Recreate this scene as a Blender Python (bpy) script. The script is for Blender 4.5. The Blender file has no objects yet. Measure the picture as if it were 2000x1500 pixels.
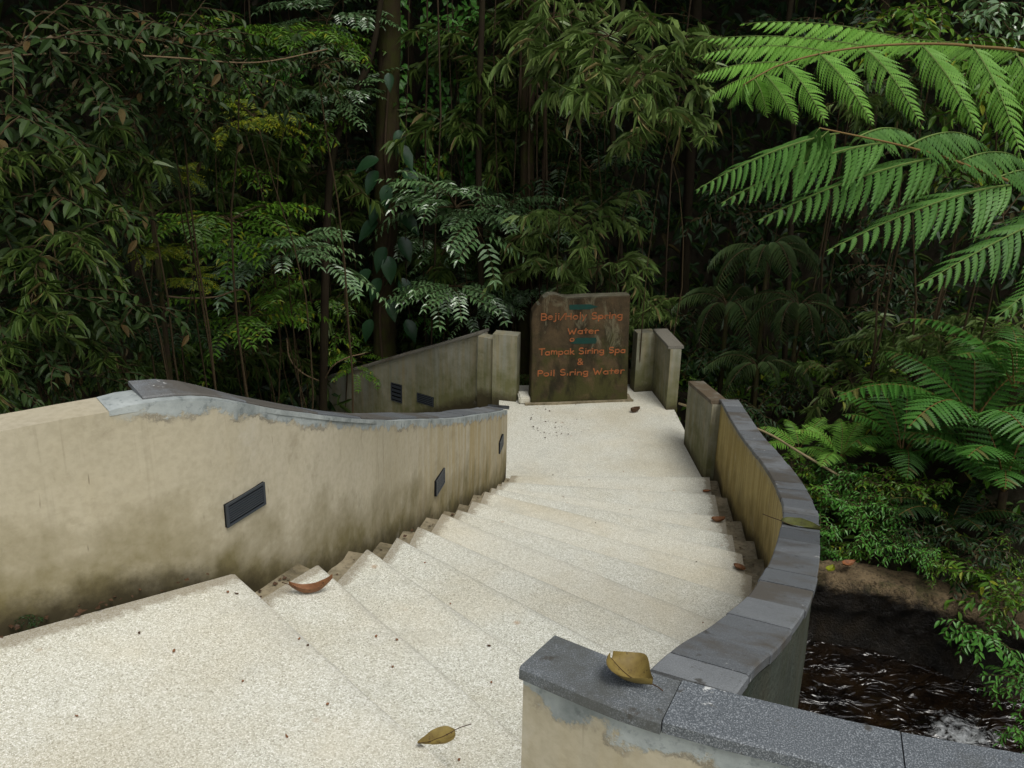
import bpy, bmesh, math, random
import numpy as np
from mathutils import Vector, Matrix, noise as mnoise

# ------------------------------------------------------------------ camera, sky, sun, exposure
scene = bpy.context.scene
COL = scene.collection
cam_d = bpy.data.cameras.new('camera')
cam = bpy.data.objects.new('camera', cam_d)
COL.objects.link(cam)
scene.camera = cam
cam_d.sensor_width = 36.0
cam_d.lens = 36.0 * 1950.0 / 2000.0
cam_d.clip_start = 0.05
cam_d.clip_end = 3000.0
PITCH, ROLL, EYE = math.radians(20.0), math.radians(1.2), 1.6
cam.matrix_world = (Matrix.Translation((0, 0, EYE)) @ Matrix.Rotation(math.pi / 2 - PITCH, 4, 'X')
                    @ Matrix.Rotation(ROLL, 4, 'Z'))

SUN_EL, SUN_AZ = math.radians(62.0), math.radians(150.0)     # azimuth clockwise from +Y
world = bpy.data.worlds.new('World')
scene.world = world
world.use_nodes = True
wn = world.node_tree.nodes
wl = world.node_tree.links
sky = wn.new('ShaderNodeTexSky')
sky.sky_type = 'NISHITA'
sky.sun_disc = False
sky.sun_elevation = SUN_EL
sky.sun_rotation = SUN_AZ
sky.air_density = 1.0
sky.dust_density = 4.0
sky.ozone_density = 1.0
hs = wn.new('ShaderNodeHueSaturation')
hs.inputs['Saturation'].default_value = 0.35                  # overcast: grey rather than blue
wl.new(sky.outputs['Color'], hs.inputs['Color'])
bg = wn['Background']
wl.new(hs.outputs['Color'], bg.inputs['Color'])
bg.inputs['Strength'].default_value = 0.13

sun_d = bpy.data.lights.new('sun', 'SUN')
sun_d.energy = 1.2
sun_d.angle = math.radians(25.0)
sun_d.color = (1.0, 0.98, 0.92)
sun = bpy.data.objects.new('sun', sun_d)
COL.objects.link(sun)
sd = Vector((math.sin(SUN_AZ) * math.cos(SUN_EL), math.cos(SUN_AZ) * math.cos(SUN_EL), math.sin(SUN_EL)))
sun.rotation_euler = (-sd).to_track_quat('-Z', 'Y').to_euler()
sun.location = sd * 40

scene.view_settings.view_transform = 'Standard'
scene.view_settings.look = 'None'
scene.view_settings.gamma = 1.0
scene.view_settings.use_curve_mapping = False
scene.view_settings.exposure = 0.2
scene.render.engine = 'CYCLES'
scene.cycles.use_denoising = True
scene.cycles.max_bounces = 4
scene.cycles.diffuse_bounces = 2
scene.cycles.glossy_bounces = 2
scene.cycles.transmission_bounces = 2
scene.cycles.use_light_tree = False
scene.cycles.use_adaptive_sampling = True
scene.cycles.adaptive_threshold = 0.02
scene.cycles.caustics_reflective = False
scene.cycles.caustics_refractive = False

# ------------------------------------------------------------------ object helpers
def tag(o, label=None, cat=None, group=None, kind=None):
    if label: o['label'] = label
    if cat: o['category'] = cat
    if group: o['group'] = group
    if kind: o['kind'] = kind
    return o

def empty(name, loc, label=None, cat=None, group=None):
    o = bpy.data.objects.new(name, None)
    o.empty_display_size = 0.1
    o.location = loc
    COL.objects.link(o)
    return tag(o, label, cat, group)

def mesh_np(name, V, T, mats=(), midx=None, smooth=False):
    V = np.asarray(V, np.float32).reshape(-1, 3)
    T = np.asarray(T, np.int32).reshape(-1, 3)
    me = bpy.data.meshes.new(name)
    me.vertices.add(len(V)); me.vertices.foreach_set('co', V.ravel())
    me.loops.add(T.size); me.loops.foreach_set('vertex_index', T.ravel())
    me.polygons.add(len(T))
    me.polygons.foreach_set('loop_start', np.arange(0, T.size, 3, dtype=np.int32))
    me.polygons.foreach_set('loop_total', np.full(len(T), 3, np.int32))
    for m in mats: me.materials.append(m)
    if midx is not None: me.polygons.foreach_set('material_index', np.asarray(midx, np.int32))
    me.polygons.foreach_set('use_smooth', np.full(len(T), bool(smooth)))
    me.update(calc_edges=True); me.validate()
    return me

def obj(name, me, parent=None, loc=None, mat=None):
    o = bpy.data.objects.new(name, me)
    COL.objects.link(o)
    if parent is not None: o.parent = parent
    if loc is not None: o.location = loc
    if mat is not None:
        if len(me.materials) == 0: me.materials.append(mat)
    return o

def bm_mesh(name, bm, mat=None, smooth=False):
    me = bpy.data.meshes.new(name)
    bmesh.ops.recalc_face_normals(bm, faces=bm.faces)
    bm.to_mesh(me); bm.free()
    if mat: me.materials.append(mat)
    if smooth: me.polygons.foreach_set('use_smooth', [True] * len(me.polygons))
    return me

def shift(me, loc):
    me.transform(Matrix.Translation(-Vector(loc)))
    return me

def spline(pts, n):
    """Catmull-Rom through pts, n samples evenly spaced by length."""
    P = np.asarray(pts, float)
    E = np.vstack([2 * P[0] - P[1], P, 2 * P[-1] - P[-2]])
    out = []
    for i in range(1, len(E) - 2):
        for t in np.linspace(0, 1, 24, endpoint=False):
            a, b, c, d = E[i - 1:i + 3]
            out.append(0.5 * (2 * b + (c - a) * t + (2 * a - 5 * b + 4 * c - d) * t * t + (3 * b - a - 3 * c + d) * t ** 3))
    out.append(P[-1])
    out = np.array(out)
    s = np.r_[0, np.cumsum(np.linalg.norm(np.diff(out, axis=0), axis=1))]
    q = np.linspace(0, s[-1], n)
    return np.stack([np.interp(q, s, out[:, k]) for k in range(out.shape[1])], 1), q

def tube(pts, rad, sides=6, cap=True):
    P = np.asarray(pts, float); n = len(P)
    r = np.broadcast_to(np.asarray(rad, float), (n,))
    tg = np.gradient(P, axis=0); tg /= np.linalg.norm(tg, axis=1)[:, None] + 1e-9
    ref = np.array([0.31, 0.52, 0.79]) if abs(tg[0, 2]) < .9 else np.array([1.0, 0.1, 0.0])
    u = np.cross(tg, ref); u /= np.linalg.norm(u, axis=1)[:, None] + 1e-9
    v = np.cross(tg, u)
    a = np.linspace(0, 2 * math.pi, sides, endpoint=False)
    V = P[:, None] + r[:, None, None] * (np.cos(a)[None, :, None] * u[:, None] + np.sin(a)[None, :, None] * v[:, None])
    V = V.reshape(-1, 3)
    T = []
    for i in range(n - 1):
        for j in range(sides):
            k = (j + 1) % sides
            p, q, s, t = i * sides + j, i * sides + k, (i + 1) * sides + k, (i + 1) * sides + j
            T += [(p, q, s), (p, s, t)]
    if cap:
        for j in range(1, sides - 1):
            T.append((0, j + 1, j)); o = (n - 1) * sides; T.append((o, o + j, o + j + 1))
    return V, np.array(T)

class MB:
    """collects triangle soups, one material index each"""
    def __init__(s): s.V, s.T, s.M, s.n = [], [], [], 0
    def add(s, V, T, m=0):
        V = np.asarray(V).reshape(-1, 3); T = np.asarray(T).reshape(-1, 3)
        s.V.append(V); s.T.append(T + s.n); s.M.append(np.full(len(T), m)); s.n += len(V)
    def tube(s, pts, rad, sides=5, m=0): s.add(*tube(pts, rad, sides), m)
    def mesh(s, name, mats, smooth=False):
        return mesh_np(name, np.vstack(s.V), np.vstack(s.T), mats, np.concatenate(s.M), smooth)

def box_bm(bm, x0, x1, y0, y1, z0, z1):
    vs = [bm.verts.new(p) for p in ((x0, y0, z0), (x1, y0, z0), (x1, y1, z0), (x0, y1, z0), (x0, y0, z1), (x1, y0, z1), (x1, y1, z1), (x0, y1, z1))]
    for f in ((0, 3, 2, 1), (4, 5, 6, 7), (0, 1, 5, 4), (1, 2, 6, 5), (2, 3, 7, 6), (3, 0, 4, 7)):
        bm.faces.new([vs[i] for i in f])

# ------------------------------------------------------------------ materials
class NT:
    def __init__(s, name):
        s.m = bpy.data.materials.new(name); s.m.use_nodes = True
        s.t = s.m.node_tree; s.b = s.t.nodes['Principled BSDF']; s.out = s.t.nodes['Material Output']
    def n(s, typ, **kw):
        nd = s.t.nodes.new(typ)
        for k, v in kw.items():
            if isinstance(v, bpy.types.NodeSocket): s.t.links.new(v, nd.inputs[k])
            elif k in nd.inputs: nd.inputs[k].default_value = v
            else: setattr(nd, k, v)
        return nd
    def link(s, a, b): s.t.links.new(a, b)
    def coord(s, scale=(1, 1, 1), kind='Object'):
        tc = s.n('ShaderNodeTexCoord')
        return s.n('ShaderNodeMapping', Vector=tc.outputs[kind], Scale=scale).outputs[0]
    def noise(s, vec, scale, detail=4, rough=.55, dist=0):
        return s.n('ShaderNodeTexNoise', Vector=vec, Scale=scale, Detail=detail, Roughness=rough, Distortion=dist).outputs['Fac']
    def ramp(s, fac, stops, interp='LINEAR'):
        r = s.n('ShaderNodeValToRGB', Fac=fac); e = r.color_ramp; e.interpolation = interp
        while len(e.elements) < len(stops): e.elements.new(.5)
        for q, (p, c) in zip(e.elements, stops):
            q.position = p; q.color = (c, c, c, 1) if isinstance(c, (int, float)) else (*c, 1)
        return r.outputs['Color']
    def mix(s, fac, a, b, blend='MIX'):
        x = s.n('ShaderNodeMix', data_type='RGBA', blend_type=blend)
        for sock, v in ((x.inputs[0], fac), (x.inputs[6], a), (x.inputs[7], b)):
            if isinstance(v, bpy.types.NodeSocket): s.t.links.new(v, sock)
            else: sock.default_value = v if isinstance(v, (int, float)) else (*v, 1)
        return x.outputs[2]
    def math(s, op, a, b=0.0, clamp=False):
        x = s.n('ShaderNodeMath', operation=op, use_clamp=clamp)
        for sock, v in ((x.inputs[0], a), (x.inputs[1], b)):
            if isinstance(v, bpy.types.NodeSocket): s.t.links.new(v, sock)
            else: sock.default_value = v
        return x.outputs[0]
    def attr(s, name): return s.n('ShaderNodeAttribute', attribute_name=name).outputs['Fac']
    def bump(s, h, strength=.3, dist=.01):
        b = s.n('ShaderNodeBump', Height=h, Strength=strength, Distance=dist)
        s.link(b.outputs[0], s.b.inputs['Normal'])
    def done(s, col, rough=.8, spec=.3):
        for sock, v in ((s.b.inputs['Base Color'], col), (s.b.inputs['Roughness'], rough), (s.b.inputs['Specular IOR Level'], spec)):
            if isinstance(v, bpy.types.NodeSocket): s.link(v, sock)
            else: sock.default_value = v if isinstance(v, (int, float)) else (*v, 1)
        return s.m

def smooth_mask(t, a, lo, hi):
    r = t.n('ShaderNodeMapRange', Value=a); r.interpolation_type = 'SMOOTHSTEP'
    r.inputs[1].default_value = lo; r.inputs[2].default_value = hi
    return r.outputs[0]

def mat_pebble():
    t = NT('pebble_wash'); v = t.coord()
    vo = t.n('ShaderNodeTexVoronoi', Vector=v, Scale=290.0)
    vd = t.n('ShaderNodeTexVoronoi', Vector=v, Scale=290.0, feature='DISTANCE_TO_EDGE')
    sep = t.n('ShaderNodeSeparateColor', Color=vo.outputs['Color'])
    stone = t.ramp(sep.outputs[0], [(0, (.27, .27, .22)), (.14, (.49, .49, .41)), (.45, (.63, .64, .555)), (.75, (.76, .775, .70)), (1, (.93, .94, .89))])
    grout = t.ramp(vd.outputs['Distance'], [(.0, 0), (.09, 1)])
    c = t.mix(grout, (.36, .34, .27), stone)
    big = t.noise(v, 1.3, 5, .6)
    oi = t.n('ShaderNodeObjectInfo').outputs['Random']
    c = t.mix(t.math('MULTIPLY', t.ramp(oi, [(.3, 0), (1, .42)]), t.ramp(big, [(.3, .3), (.6, 1)])), c, (.68, .62, .47))
    c = t.mix(t.ramp(big, [(.48, 0), (.70, .35)]), c, (.66, .56, .38), 'MULTIPLY')
    warm = t.noise(v, 2.9, 3, .5)
    c = t.mix(t.ramp(warm, [(.54, 0), (.78, .3)]), c, (.66, .60, .45))
    grey = t.noise(t.coord((1, 1, 1)), 4.3, 6, .65)
    c = t.mix(t.ramp(grey, [(.55, 0), (.8, .45)]), c, (.36, .36, .31))
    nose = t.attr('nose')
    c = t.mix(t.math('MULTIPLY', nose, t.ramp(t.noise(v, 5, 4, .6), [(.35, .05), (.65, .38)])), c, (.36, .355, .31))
    spots = t.n('ShaderNodeTexVoronoi', Vector=v, Scale=6.5, Randomness=1.0)
    sp = t.math('ADD', spots.outputs['Distance'], t.math('MULTIPLY', t.noise(v, 60, 3), .08))
    pick = t.n('ShaderNodeSeparateColor', Color=spots.outputs['Color']).outputs[1]
    pick = t.ramp(pick, [(.58, 0), (.62, 1)])
    c = t.mix(t.math('MULTIPLY', t.ramp(sp, [(.07, .62), (.15, 0)]), pick), c, (.36, .22, .11))
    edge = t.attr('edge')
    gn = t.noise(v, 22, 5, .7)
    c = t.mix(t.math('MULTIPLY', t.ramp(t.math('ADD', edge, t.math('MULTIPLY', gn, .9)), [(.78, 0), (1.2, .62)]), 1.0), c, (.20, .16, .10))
    t.bump(t.math('ADD', vd.outputs['Distance'], t.math('MULTIPLY', t.noise(v, 30, 3), .3)), .4, .003)
    return t.done(c, .75, .25)

def mat_plaster(name, base, second, algae, ochre_amt, mortar=True, algae_amt=.85, streak=1.0, low=1.0):
    t = NT(name); v = t.coord()
    big = t.noise(v, 1.1, 5, .6); mid = t.noise(v, 5, 5, .6); fine = t.noise(v, 45, 4, .6)
    c = t.mix(t.ramp(big, [(.35, 0), (.65, 1)]), base, second)
    c = t.mix(t.ramp(fine, [(.35, .25), (.6, 0)]), c, (.26, .23, .15))
    st = t.noise(t.coord((16, 16, .7)), 1.0, 5, .65)
    arc = t.attr('arc')
    oc = t.math('MULTIPLY', t.ramp(st, [(.42, 0), (.62, 1)]), smooth_mask(t, t.math('ADD', arc, t.math('MULTIPLY', mid, .8)), .2, 1.4))
    c = t.mix(t.math('MULTIPLY', oc, ochre_amt), c, (.33, .235, .07))
    hgt = t.attr('hgt'); dt = t.attr('dtop')
    st2 = t.noise(t.coord((22, 22, 1.6)), 1.0, 4, .6)
    al = t.math('ADD', t.math('MULTIPLY', hgt, low), t.math('MULTIPLY', t.math('SUBTRACT', mid, .5), .75))
    al = t.math('ADD', al, t.math('MULTIPLY', t.math('SUBTRACT', st2, .5), .10 * streak))
    c = t.mix(t.math('MULTIPLY', t.ramp(al, [(.02, 1), (.16, .55), (.34, 0)]), algae_amt), c, algae)
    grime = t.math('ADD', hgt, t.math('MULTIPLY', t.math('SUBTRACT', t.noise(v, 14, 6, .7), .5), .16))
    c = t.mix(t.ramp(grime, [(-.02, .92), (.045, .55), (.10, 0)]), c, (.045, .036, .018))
    scr = t.noise(t.coord((70, 70, 11)), 1.0, 2, .5)
    c = t.mix(t.math('MULTIPLY', t.ramp(scr, [(.70, 0), (.76, .6)]), t.ramp(mid, [(.45, 0), (.6, 1)])), c, (.13, .10, .06))
    drip = t.noise(t.coord((38, 38, 1.3)), 1.0, 3, .5)
    dm = t.math('MULTIPLY', t.ramp(drip, [(.60, 0), (.70, .55)]), t.math('MULTIPLY', smooth_mask(t, dt, .42, .03), t.ramp(t.noise(v, 3.3, 4), [(.42, 0), (.6, 1)])))
    c = t.mix(dm, c, (.15, .125, .075))
    blot = t.noise(v, 2.6, 7, .72)
    c = t.mix(t.ramp(blot, [(.57, 0), (.66, .28)]), c, (.20, .165, .10))
    c = t.mix(t.ramp(blot, [(.30, .3), (.40, 0)]), c, (.56, .54, .46))
    h = t.math('ADD', t.math('MULTIPLY', fine, .25), mid)
    if mortar:
        mm = t.math('ADD', dt, t.math('MULTIPLY', t.math('SUBTRACT', t.noise(v, 8, 6, .75), .5), .17))
        mk = t.ramp(mm, [(.028, 1), (.040, 0)])
        mk = t.math('MULTIPLY', mk, t.attr('capped'))
        mc = t.mix(t.ramp(t.noise(v, 9, 6, .65), [(.3, 0), (.7, 1)]), (.19, .215, .21), (.42, .455, .44))
        mc = t.mix(t.ramp(t.noise(v, 28, 4, .7), [(.55, 0), (.7, .7)]), mc, (.10, .12, .12))
        c = t.mix(mk, c, mc)
        edge = t.ramp(mm, [(.032, 0), (.043, .7), (.053, 0)])
        c = t.mix(t.math('MULTIPLY', edge, t.math('MULTIPLY', t.ramp(t.noise(v, 7, 3), [(.45, 0), (.6, 1)]), t.attr('capped'))), c, (.12, .11, .09))
        h = t.math('ADD', h, t.math('MULTIPLY', mk, .5))
    t.bump(h, .35, .012)
    return t.done(c, .85, .2)

def mat_slate(name, c1, c2, stain, speck=.5):
    t = NT(name); v = t.coord()
    oi = t.n('ShaderNodeObjectInfo').outputs['Random']
    vv = t.n('ShaderNodeVectorMath', operation='ADD')
    t.link(v, vv.inputs[0])
    cx = t.n('ShaderNodeCombineXYZ'); t.link(t.math('MULTIPLY', oi, 37.0), cx.inputs[0]); t.link(cx.outputs[0], vv.inputs[1]); vv = vv.outputs[0]
    c = t.mix(t.ramp(t.math('FRACT', t.math('MULTIPLY', oi, 7.3)), [(.1, 0), (.9, 1)]), c1, c2)
    c = t.mix(t.ramp(t.noise(vv, 7, 5, .6), [(.35, 0), (.7, .6)]), c, c1)
    sp = t.noise(vv, 420, 2, .6)
    c = t.mix(t.ramp(sp, [(.52, 0), (.66, speck)]), c, (.42, .45, .47))
    c = t.mix(t.ramp(sp, [(.32, speck), (.45, 0)]), c, (.03, .035, .04))
    sm = t.math('ADD', t.noise(vv, 3.2, 6, .7), t.math('MULTIPLY', t.math('SUBTRACT', oi, .5), .30))
    c = t.mix(t.ramp(sm, [(.50, 0), (.64, .8)]), c, stain)
    wh = t.noise(vv, 9, 7, .75)
    c = t.mix(t.ramp(wh, [(.655, 0), (.69, .8)]), c, (.66, .67, .64))
    c = t.mix(t.ramp(t.noise(vv, 19, 4, .7), [(.62, 0), (.70, .8)]), c, (.05, .045, .035))
    t.bump(t.math('ADD', t.noise(vv, 60, 4, .7), t.math('MULTIPLY', sp, .4)), .35, .004)
    return t.done(c, .62, .35)

def mat_cement(name, c1, c2, moss, moss_amt=.6, wet=False):
    t = NT(name); v = t.coord()
    c = t.mix(t.ramp(t.noise(v, 2.2, 6, .65), [(.35, 0), (.65, 1)]), c1, c2)
    st = t.noise(t.coord((12, 12, .9)), 1.0, 4, .6)
    c = t.mix(t.ramp(st, [(.45, 0), (.7, .5)]), c, (.07, .065, .04))
    m = t.noise(v, 3.4, 6, .7)
    c = t.mix(t.ramp(m, [(.48, 0), (.64, moss_amt)]), c, moss)
    c = t.mix(t.ramp(t.noise(v, 40, 4, .7), [(.3, .5), (.5, 0)]), c, (.04, .035, .025))
    t.bump(t.math('ADD', t.noise(v, 9, 6, .7), t.math('MULTIPLY', t.noise(v, 50, 3), .4)), .6, .02)
    return t.done(c, .4 if wet else .88, .4 if wet else .2)

def mat_leaf(name, c1, c2, rough=.42, spec=.5, trans=.15, dead=None, dead_amt=.0):
    t = NT(name)
    g = t.n('ShaderNodeNewGeometry').outputs['Random Per Island']
    oi = t.n('ShaderNodeObjectInfo').outputs['Random']
    c = t.mix(g, c1, c2)
    c = t.mix(t.math('MULTIPLY', oi, .35), c, tuple(x * .55 for x in c1))
    if dead is not None:
        h = t.math('FRACT', t.math('MULTIPLY', g, 17.31))
        c = t.mix(t.ramp(h, [(1 - dead_amt, 0), (1 - dead_amt + .01, .9)]), c, dead)
    nz = t.noise(t.coord((1, 1, 1)), 26, 3, .6)
    c = t.mix(t.ramp(nz, [(.35, .35), (.6, 0)]), c, tuple(x * .5 for x in c1))
    t.done(c, rough, spec)
    t.bump(nz, .15, .01)
    if trans:
        tr = t.n('ShaderNodeBsdfTranslucent'); t.link(t.mix(.5, c, (.12, .20, .02)), tr.inputs['Color'])
        mx = t.n('ShaderNodeMixShader', Fac=trans)
        t.link(t.b.outputs[0], mx.inputs[1]); t.link(tr.outputs[0], mx.inputs[2]); t.link(mx.outputs[0], t.out.inputs['Surface'])
    return t.m

def mat_bark(name, c1, c2, moss=None, amt=.5):
    t = NT(name); v = t.coord((1, 1, .25))
    n = t.noise(v, 24, 6, .7)
    c = t.mix(n, c1, c2)
    if moss: c = t.mix(t.ramp(t.noise(t.coord(), 4, 5, .65), [(.42, 0), (.62, amt)]), c, moss)
    t.bump(n, .8, .02)
    return t.done(c, .9, .15)

def mat_dead_leaf(name, c1, c2):
    t = NT(name); v = t.coord()
    c = t.mix(t.ramp(t.noise(v, 34, 5, .65), [(.35, 0), (.65, 1)]), c1, c2)
    c = t.mix(t.ramp(t.noise(v, 95, 3, .6), [(.60, 0), (.68, .8)]), c, (.05, .03, .015))
    t.bump(t.noise(v, 120, 4), .3, .003)
    return t.done(c, .6, .3)

M = {}
M['pebble'] = mat_pebble()
M['cream'] = mat_plaster('cream_plaster', (.49, .445, .335), (.42, .375, .265), (.14, .115, .038), .65)
M['ochre'] = mat_plaster('ochre_plaster', (.60, .485, .21), (.47, .365, .13), (.19, .14, .04), .7)
M['grey_plaster'] = mat_plaster('grey_plaster', (.36, .36, .295), (.23, .235, .18), (.11, .11, .035), .35, mortar=False, streak=4.0, low=.5)
M['slate'] = mat_slate('slate', (.115, .124, .13), (.195, .207, .213), (.09, .078, .06), .3)
M['granite'] = mat_slate('granite', (.088, .10, .11), (.12, .134, .143), (.075, .078, .07), .6)
M['rust_slate'] = mat_slate('rusty_slate', (.17, .155, .12), (.25, .235, .19), (.10, .068, .035), .3)
M['cement'] = mat_cement('outer_cement', (.05, .062, .05), (.095, .105, .08), (.035, .045, .018))
M['gutter'] = mat_cement('gutter_cement', (.36, .31, .21), (.20, .165, .10), (.07, .055, .025))
def mat_ledge():
    t = NT('ledge_concrete'); v = t.coord()
    dry = t.mix(t.ramp(t.noise(v, 5, 6, .7), [(.35, 0), (.65, 1)]), (.30, .22, .12), (.13, .092, .048))
    dry = t.mix(t.ramp(t.noise(v, 3.1, 6, .75), [(.52, 0), (.62, .7)]), dry, (.05, .06, .016))
    dry = t.mix(t.ramp(t.noise(v, 34, 5, .7), [(.38, .7), (.50, 0)]), dry, (.03, .022, .012))
    wet = t.mix(t.ramp(t.noise(v, 7, 6, .7), [(.4, 0), (.7, 1)]), (.010, .008, .005), (.035, .024, .012))
    z = t.n('ShaderNodeSeparateXYZ', Vector=v).outputs[2]
    zz = t.math('ADD', z, t.math('MULTIPLY', t.math('SUBTRACT', t.noise(v, 6, 6, .75), .5), .35))
    k = t.n('ShaderNodeMapRange', Value=zz); k.inputs[1].default_value = -2.07; k.inputs[2].default_value = -1.98
    k = k.outputs[0]
    t.bump(t.math('ADD', t.noise(v, 12, 7, .75), t.math('MULTIPLY', t.noise(v, 60, 4, .7), .5)), 1.0, .05)
    return t.done(t.mix(k, wet, dry), t.ramp(k, [(0, .35), (1, .9)]), .35)
M['ledge'] = mat_ledge()
M['soil'] = mat_cement('soil', (.035, .026, .015), (.02, .018, .01), (.015, .02, .006))
M['stone_sign'] = None
M['black_plastic'] = NT('dark_grille').done((.035, .042, .05), .45, .4)
M['vent_dark'] = NT('vent_dark').done((.008, .008, .008), .9, .1)

def mat_sign():
    t = NT('sign_stone'); v = t.coord(); zz = t.n('ShaderNodeSeparateXYZ', Vector=v).outputs[2]
    c = t.mix(t.ramp(t.noise(v, 3.0, 6, .7), [(.35, 0), (.65, 1)]), (.038, .029, .016), (.10, .068, .034))
    m = t.math('ADD', t.noise(v, 5, 6, .7), t.math('MULTIPLY', zz, -.28))
    c = t.mix(t.ramp(m, [(.34, 0), (.5, .8)]), c, (.045, .048, .012))
    c = t.mix(t.ramp(t.noise(t.coord((1, 1, .35)), 9, 5, .65), [(.50, 0), (.66, .8)]), c, (.016, .014, .007))
    li = t.noise(t.coord((1, 1, .45)), 6.5, 6, .72, 1.2)
    hh = t.ramp(zz, [(.42, 0), (.58, 1)])
    c = t.mix(t.math('MULTIPLY', t.ramp(li, [(.55, 0), (.64, .5)]), hh), c, (.20, .185, .115))
    t.bump(t.math('ADD', t.noise(v, 30, 6, .7), t.noise(v, 6, 4)), .5, .012)
    return t.done(c, .85, .2)
M['stone_sign'] = mat_sign()
M['sign_top'] = mat_cement('sign_top', (.20, .19, .14), (.13, .12, .08), (.05, .055, .02), .5)
def mat_paint(name, a, b):
    t = NT(name); v = t.coord()
    c = t.mix(t.ramp(t.noise(v, 30, 5, .7), [(.40, 0), (.68, .75)]), a, b)
    return t.done(c, .7, .25)
M['orange'] = mat_paint('orange_paint', (.36, .115, .038), (.15, .07, .03))
M['teal'] = mat_paint('teal_paint', (.006, .05, .038), (.015, .035, .024))

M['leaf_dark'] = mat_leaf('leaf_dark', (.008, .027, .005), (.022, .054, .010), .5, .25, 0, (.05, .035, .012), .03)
M['leaf_grey'] = mat_leaf('leaf_grey_green', (.018, .042, .008), (.042, .074, .016), .52, .22, 0, (.09, .055, .02), .05)
M['leaf_pale'] = mat_leaf('leaf_pale', (.09, .20, .06), (.22, .34, .16), .28, .9, .1)
M['leaf_mid'] = mat_leaf('leaf_mid', (.055, .15, .012), (.13, .25, .024), .42, .3, .15, (.26, .28, .02), .08)
M['leaf_bright'] = mat_leaf('leaf_bright', (.055, .20, .022), (.12, .32, .05), .42, .4, .15)
M['leaf_yellow'] = mat_leaf('leaf_yellow', (.18, .25, .012), (.38, .38, .02), .45, .35, .25, (.08, .15, .015), .35)
M['leaf_bamboo'] = mat_leaf('leaf_bamboo', (.095, .17, .036), (.21, .29, .08), .42, .38, .12, (.34, .26, .12), .05)
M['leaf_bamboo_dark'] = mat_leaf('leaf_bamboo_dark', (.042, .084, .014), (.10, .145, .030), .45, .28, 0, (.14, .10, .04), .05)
M['leaf_palm'] = mat_leaf('leaf_palm', (.05, .095, .03), (.095, .135, .045), .45, .4, 0)
M['leaf_climber'] = mat_leaf('leaf_climber', (.014, .048, .018), (.028, .075, .028), .3, .5, 0)
M['fern'] = mat_leaf('fern_leaf', (.17, .40, .05), (.26, .52, .085), .5, .3, .3, (.20, .22, .05), .03)
M['fern_dark'] = mat_leaf('fern_dark', (.042, .15, .018), (.075, .21, .03), .48, .35, .15, (.13, .11, .03), .03)
M['fern_under'] = mat_leaf('fern_deep', (.085, .22, .042), (.135, .295, .06), .48, .3, .22, (.15, .13, .04), .03)
M['bark_mossy'] = mat_bark('mossy_bark', (.06, .042, .024), (.026, .018, .010), (.045, .052, .010), .8)
M['bark'] = mat_bark('bark', (.036, .026, .015), (.016, .011, .007), (.03, .03, .01), .4)
M['vine'] = mat_bark('vine_bark', (.085, .06, .035), (.04, .028, .016))
M['twig'] = mat_bark('twig', (.085, .06, .03), (.045, .032, .016))
M['pale_twig'] = mat_bark('pale_twig', (.22, .16, .09), (.13, .09, .05))
M['rachis'] = NT('fern_rachis').done((.16, .10, .03), .6, .3)
M['midrib'] = NT('fern_midrib').done((.14, .20, .05), .55, .3)
M['stem_dead'] = NT('bamboo_cane').done((.30, .24, .13), .5, .4)
M['dead_olive'] = mat_dead_leaf('dry_leaf_olive', (.24, .18, .05), (.15, .105, .03))
M['dead_brown'] = mat_dead_leaf('dry_leaf_brown', (.26, .12, .05), (.15, .065, .03))
M['dead_green'] = mat_dead_leaf('fallen_green_leaf', (.12, .13, .03), (.07, .075, .02))
M['dead_dark'] = mat_dead_leaf('litter', (.09, .045, .02), (.045, .025, .014))
M['dead_orange'] = mat_dead_leaf('fallen_orange_leaf', (.26, .10, .035), (.16, .06, .02))

# ------------------------------------------------------------------ terrain and water
def smoothstep(a, b, x):
    t = np.clip((x - a) / (b - a), 0, 1); return t * t * (3 - 2 * t)

HX = [-40, -12, -6, -4, -2, 0, 2, 4, 6, 9, 14, 40]
HY = [2, 5.2, 8.2, 10.0, 11.9, 12.3, 12.3, 11.8, 10.6, 8.6, 5.5, 3]
def ground(x, y):
    x = np.asarray(x, float); y = np.asarray(y, float)
    base = -2.3 - .75 * np.exp(-(((x + 2.0) / 1.9) ** 2 + ((y - 9.8) / 2.0) ** 2))
    bank = smoothstep(5.5, 1.0, y) * smoothstep(.9, -.6, x)
    base = base + bank * 1.15
    base = base + smoothstep(-1.2, -2.2, x) * smoothstep(7.5, 3.5, y) * .9
    bed = smoothstep(.6, 1.0, x) * smoothstep(3.7, 3.2, x) * smoothstep(6.25, 5.9, y)
    base = base - bed * .6
    base = base + .32 * np.clip(x - 3.6, 0, 6) * smoothstep(9, 4, y)
    base = base + smoothstep(5.9, 6.9, y) * smoothstep(11.5, 8.5, y) * smoothstep(1.6, 2.4, x) * (.05 + .75 * np.clip(x - 2.7, 0, 4))
    hy = np.interp(x, HX, HY)
    d = np.clip(y - hy, 0, None)
    up = 1.9 * d
    up = np.where(up > 9, 9 + 2 * np.tanh((up - 9) / 8), up)
    wob = .28 * np.sin(1.7 * x + .6 * y) * np.sin(1.3 * y - .4 * x) + .12 * np.sin(4.1 * x + 1.0) * np.sin(3.7 * y)
    return base + up + wob * smoothstep(7.0, 9.5, y)
def gz(x, y): return float(ground(x, y))

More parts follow.
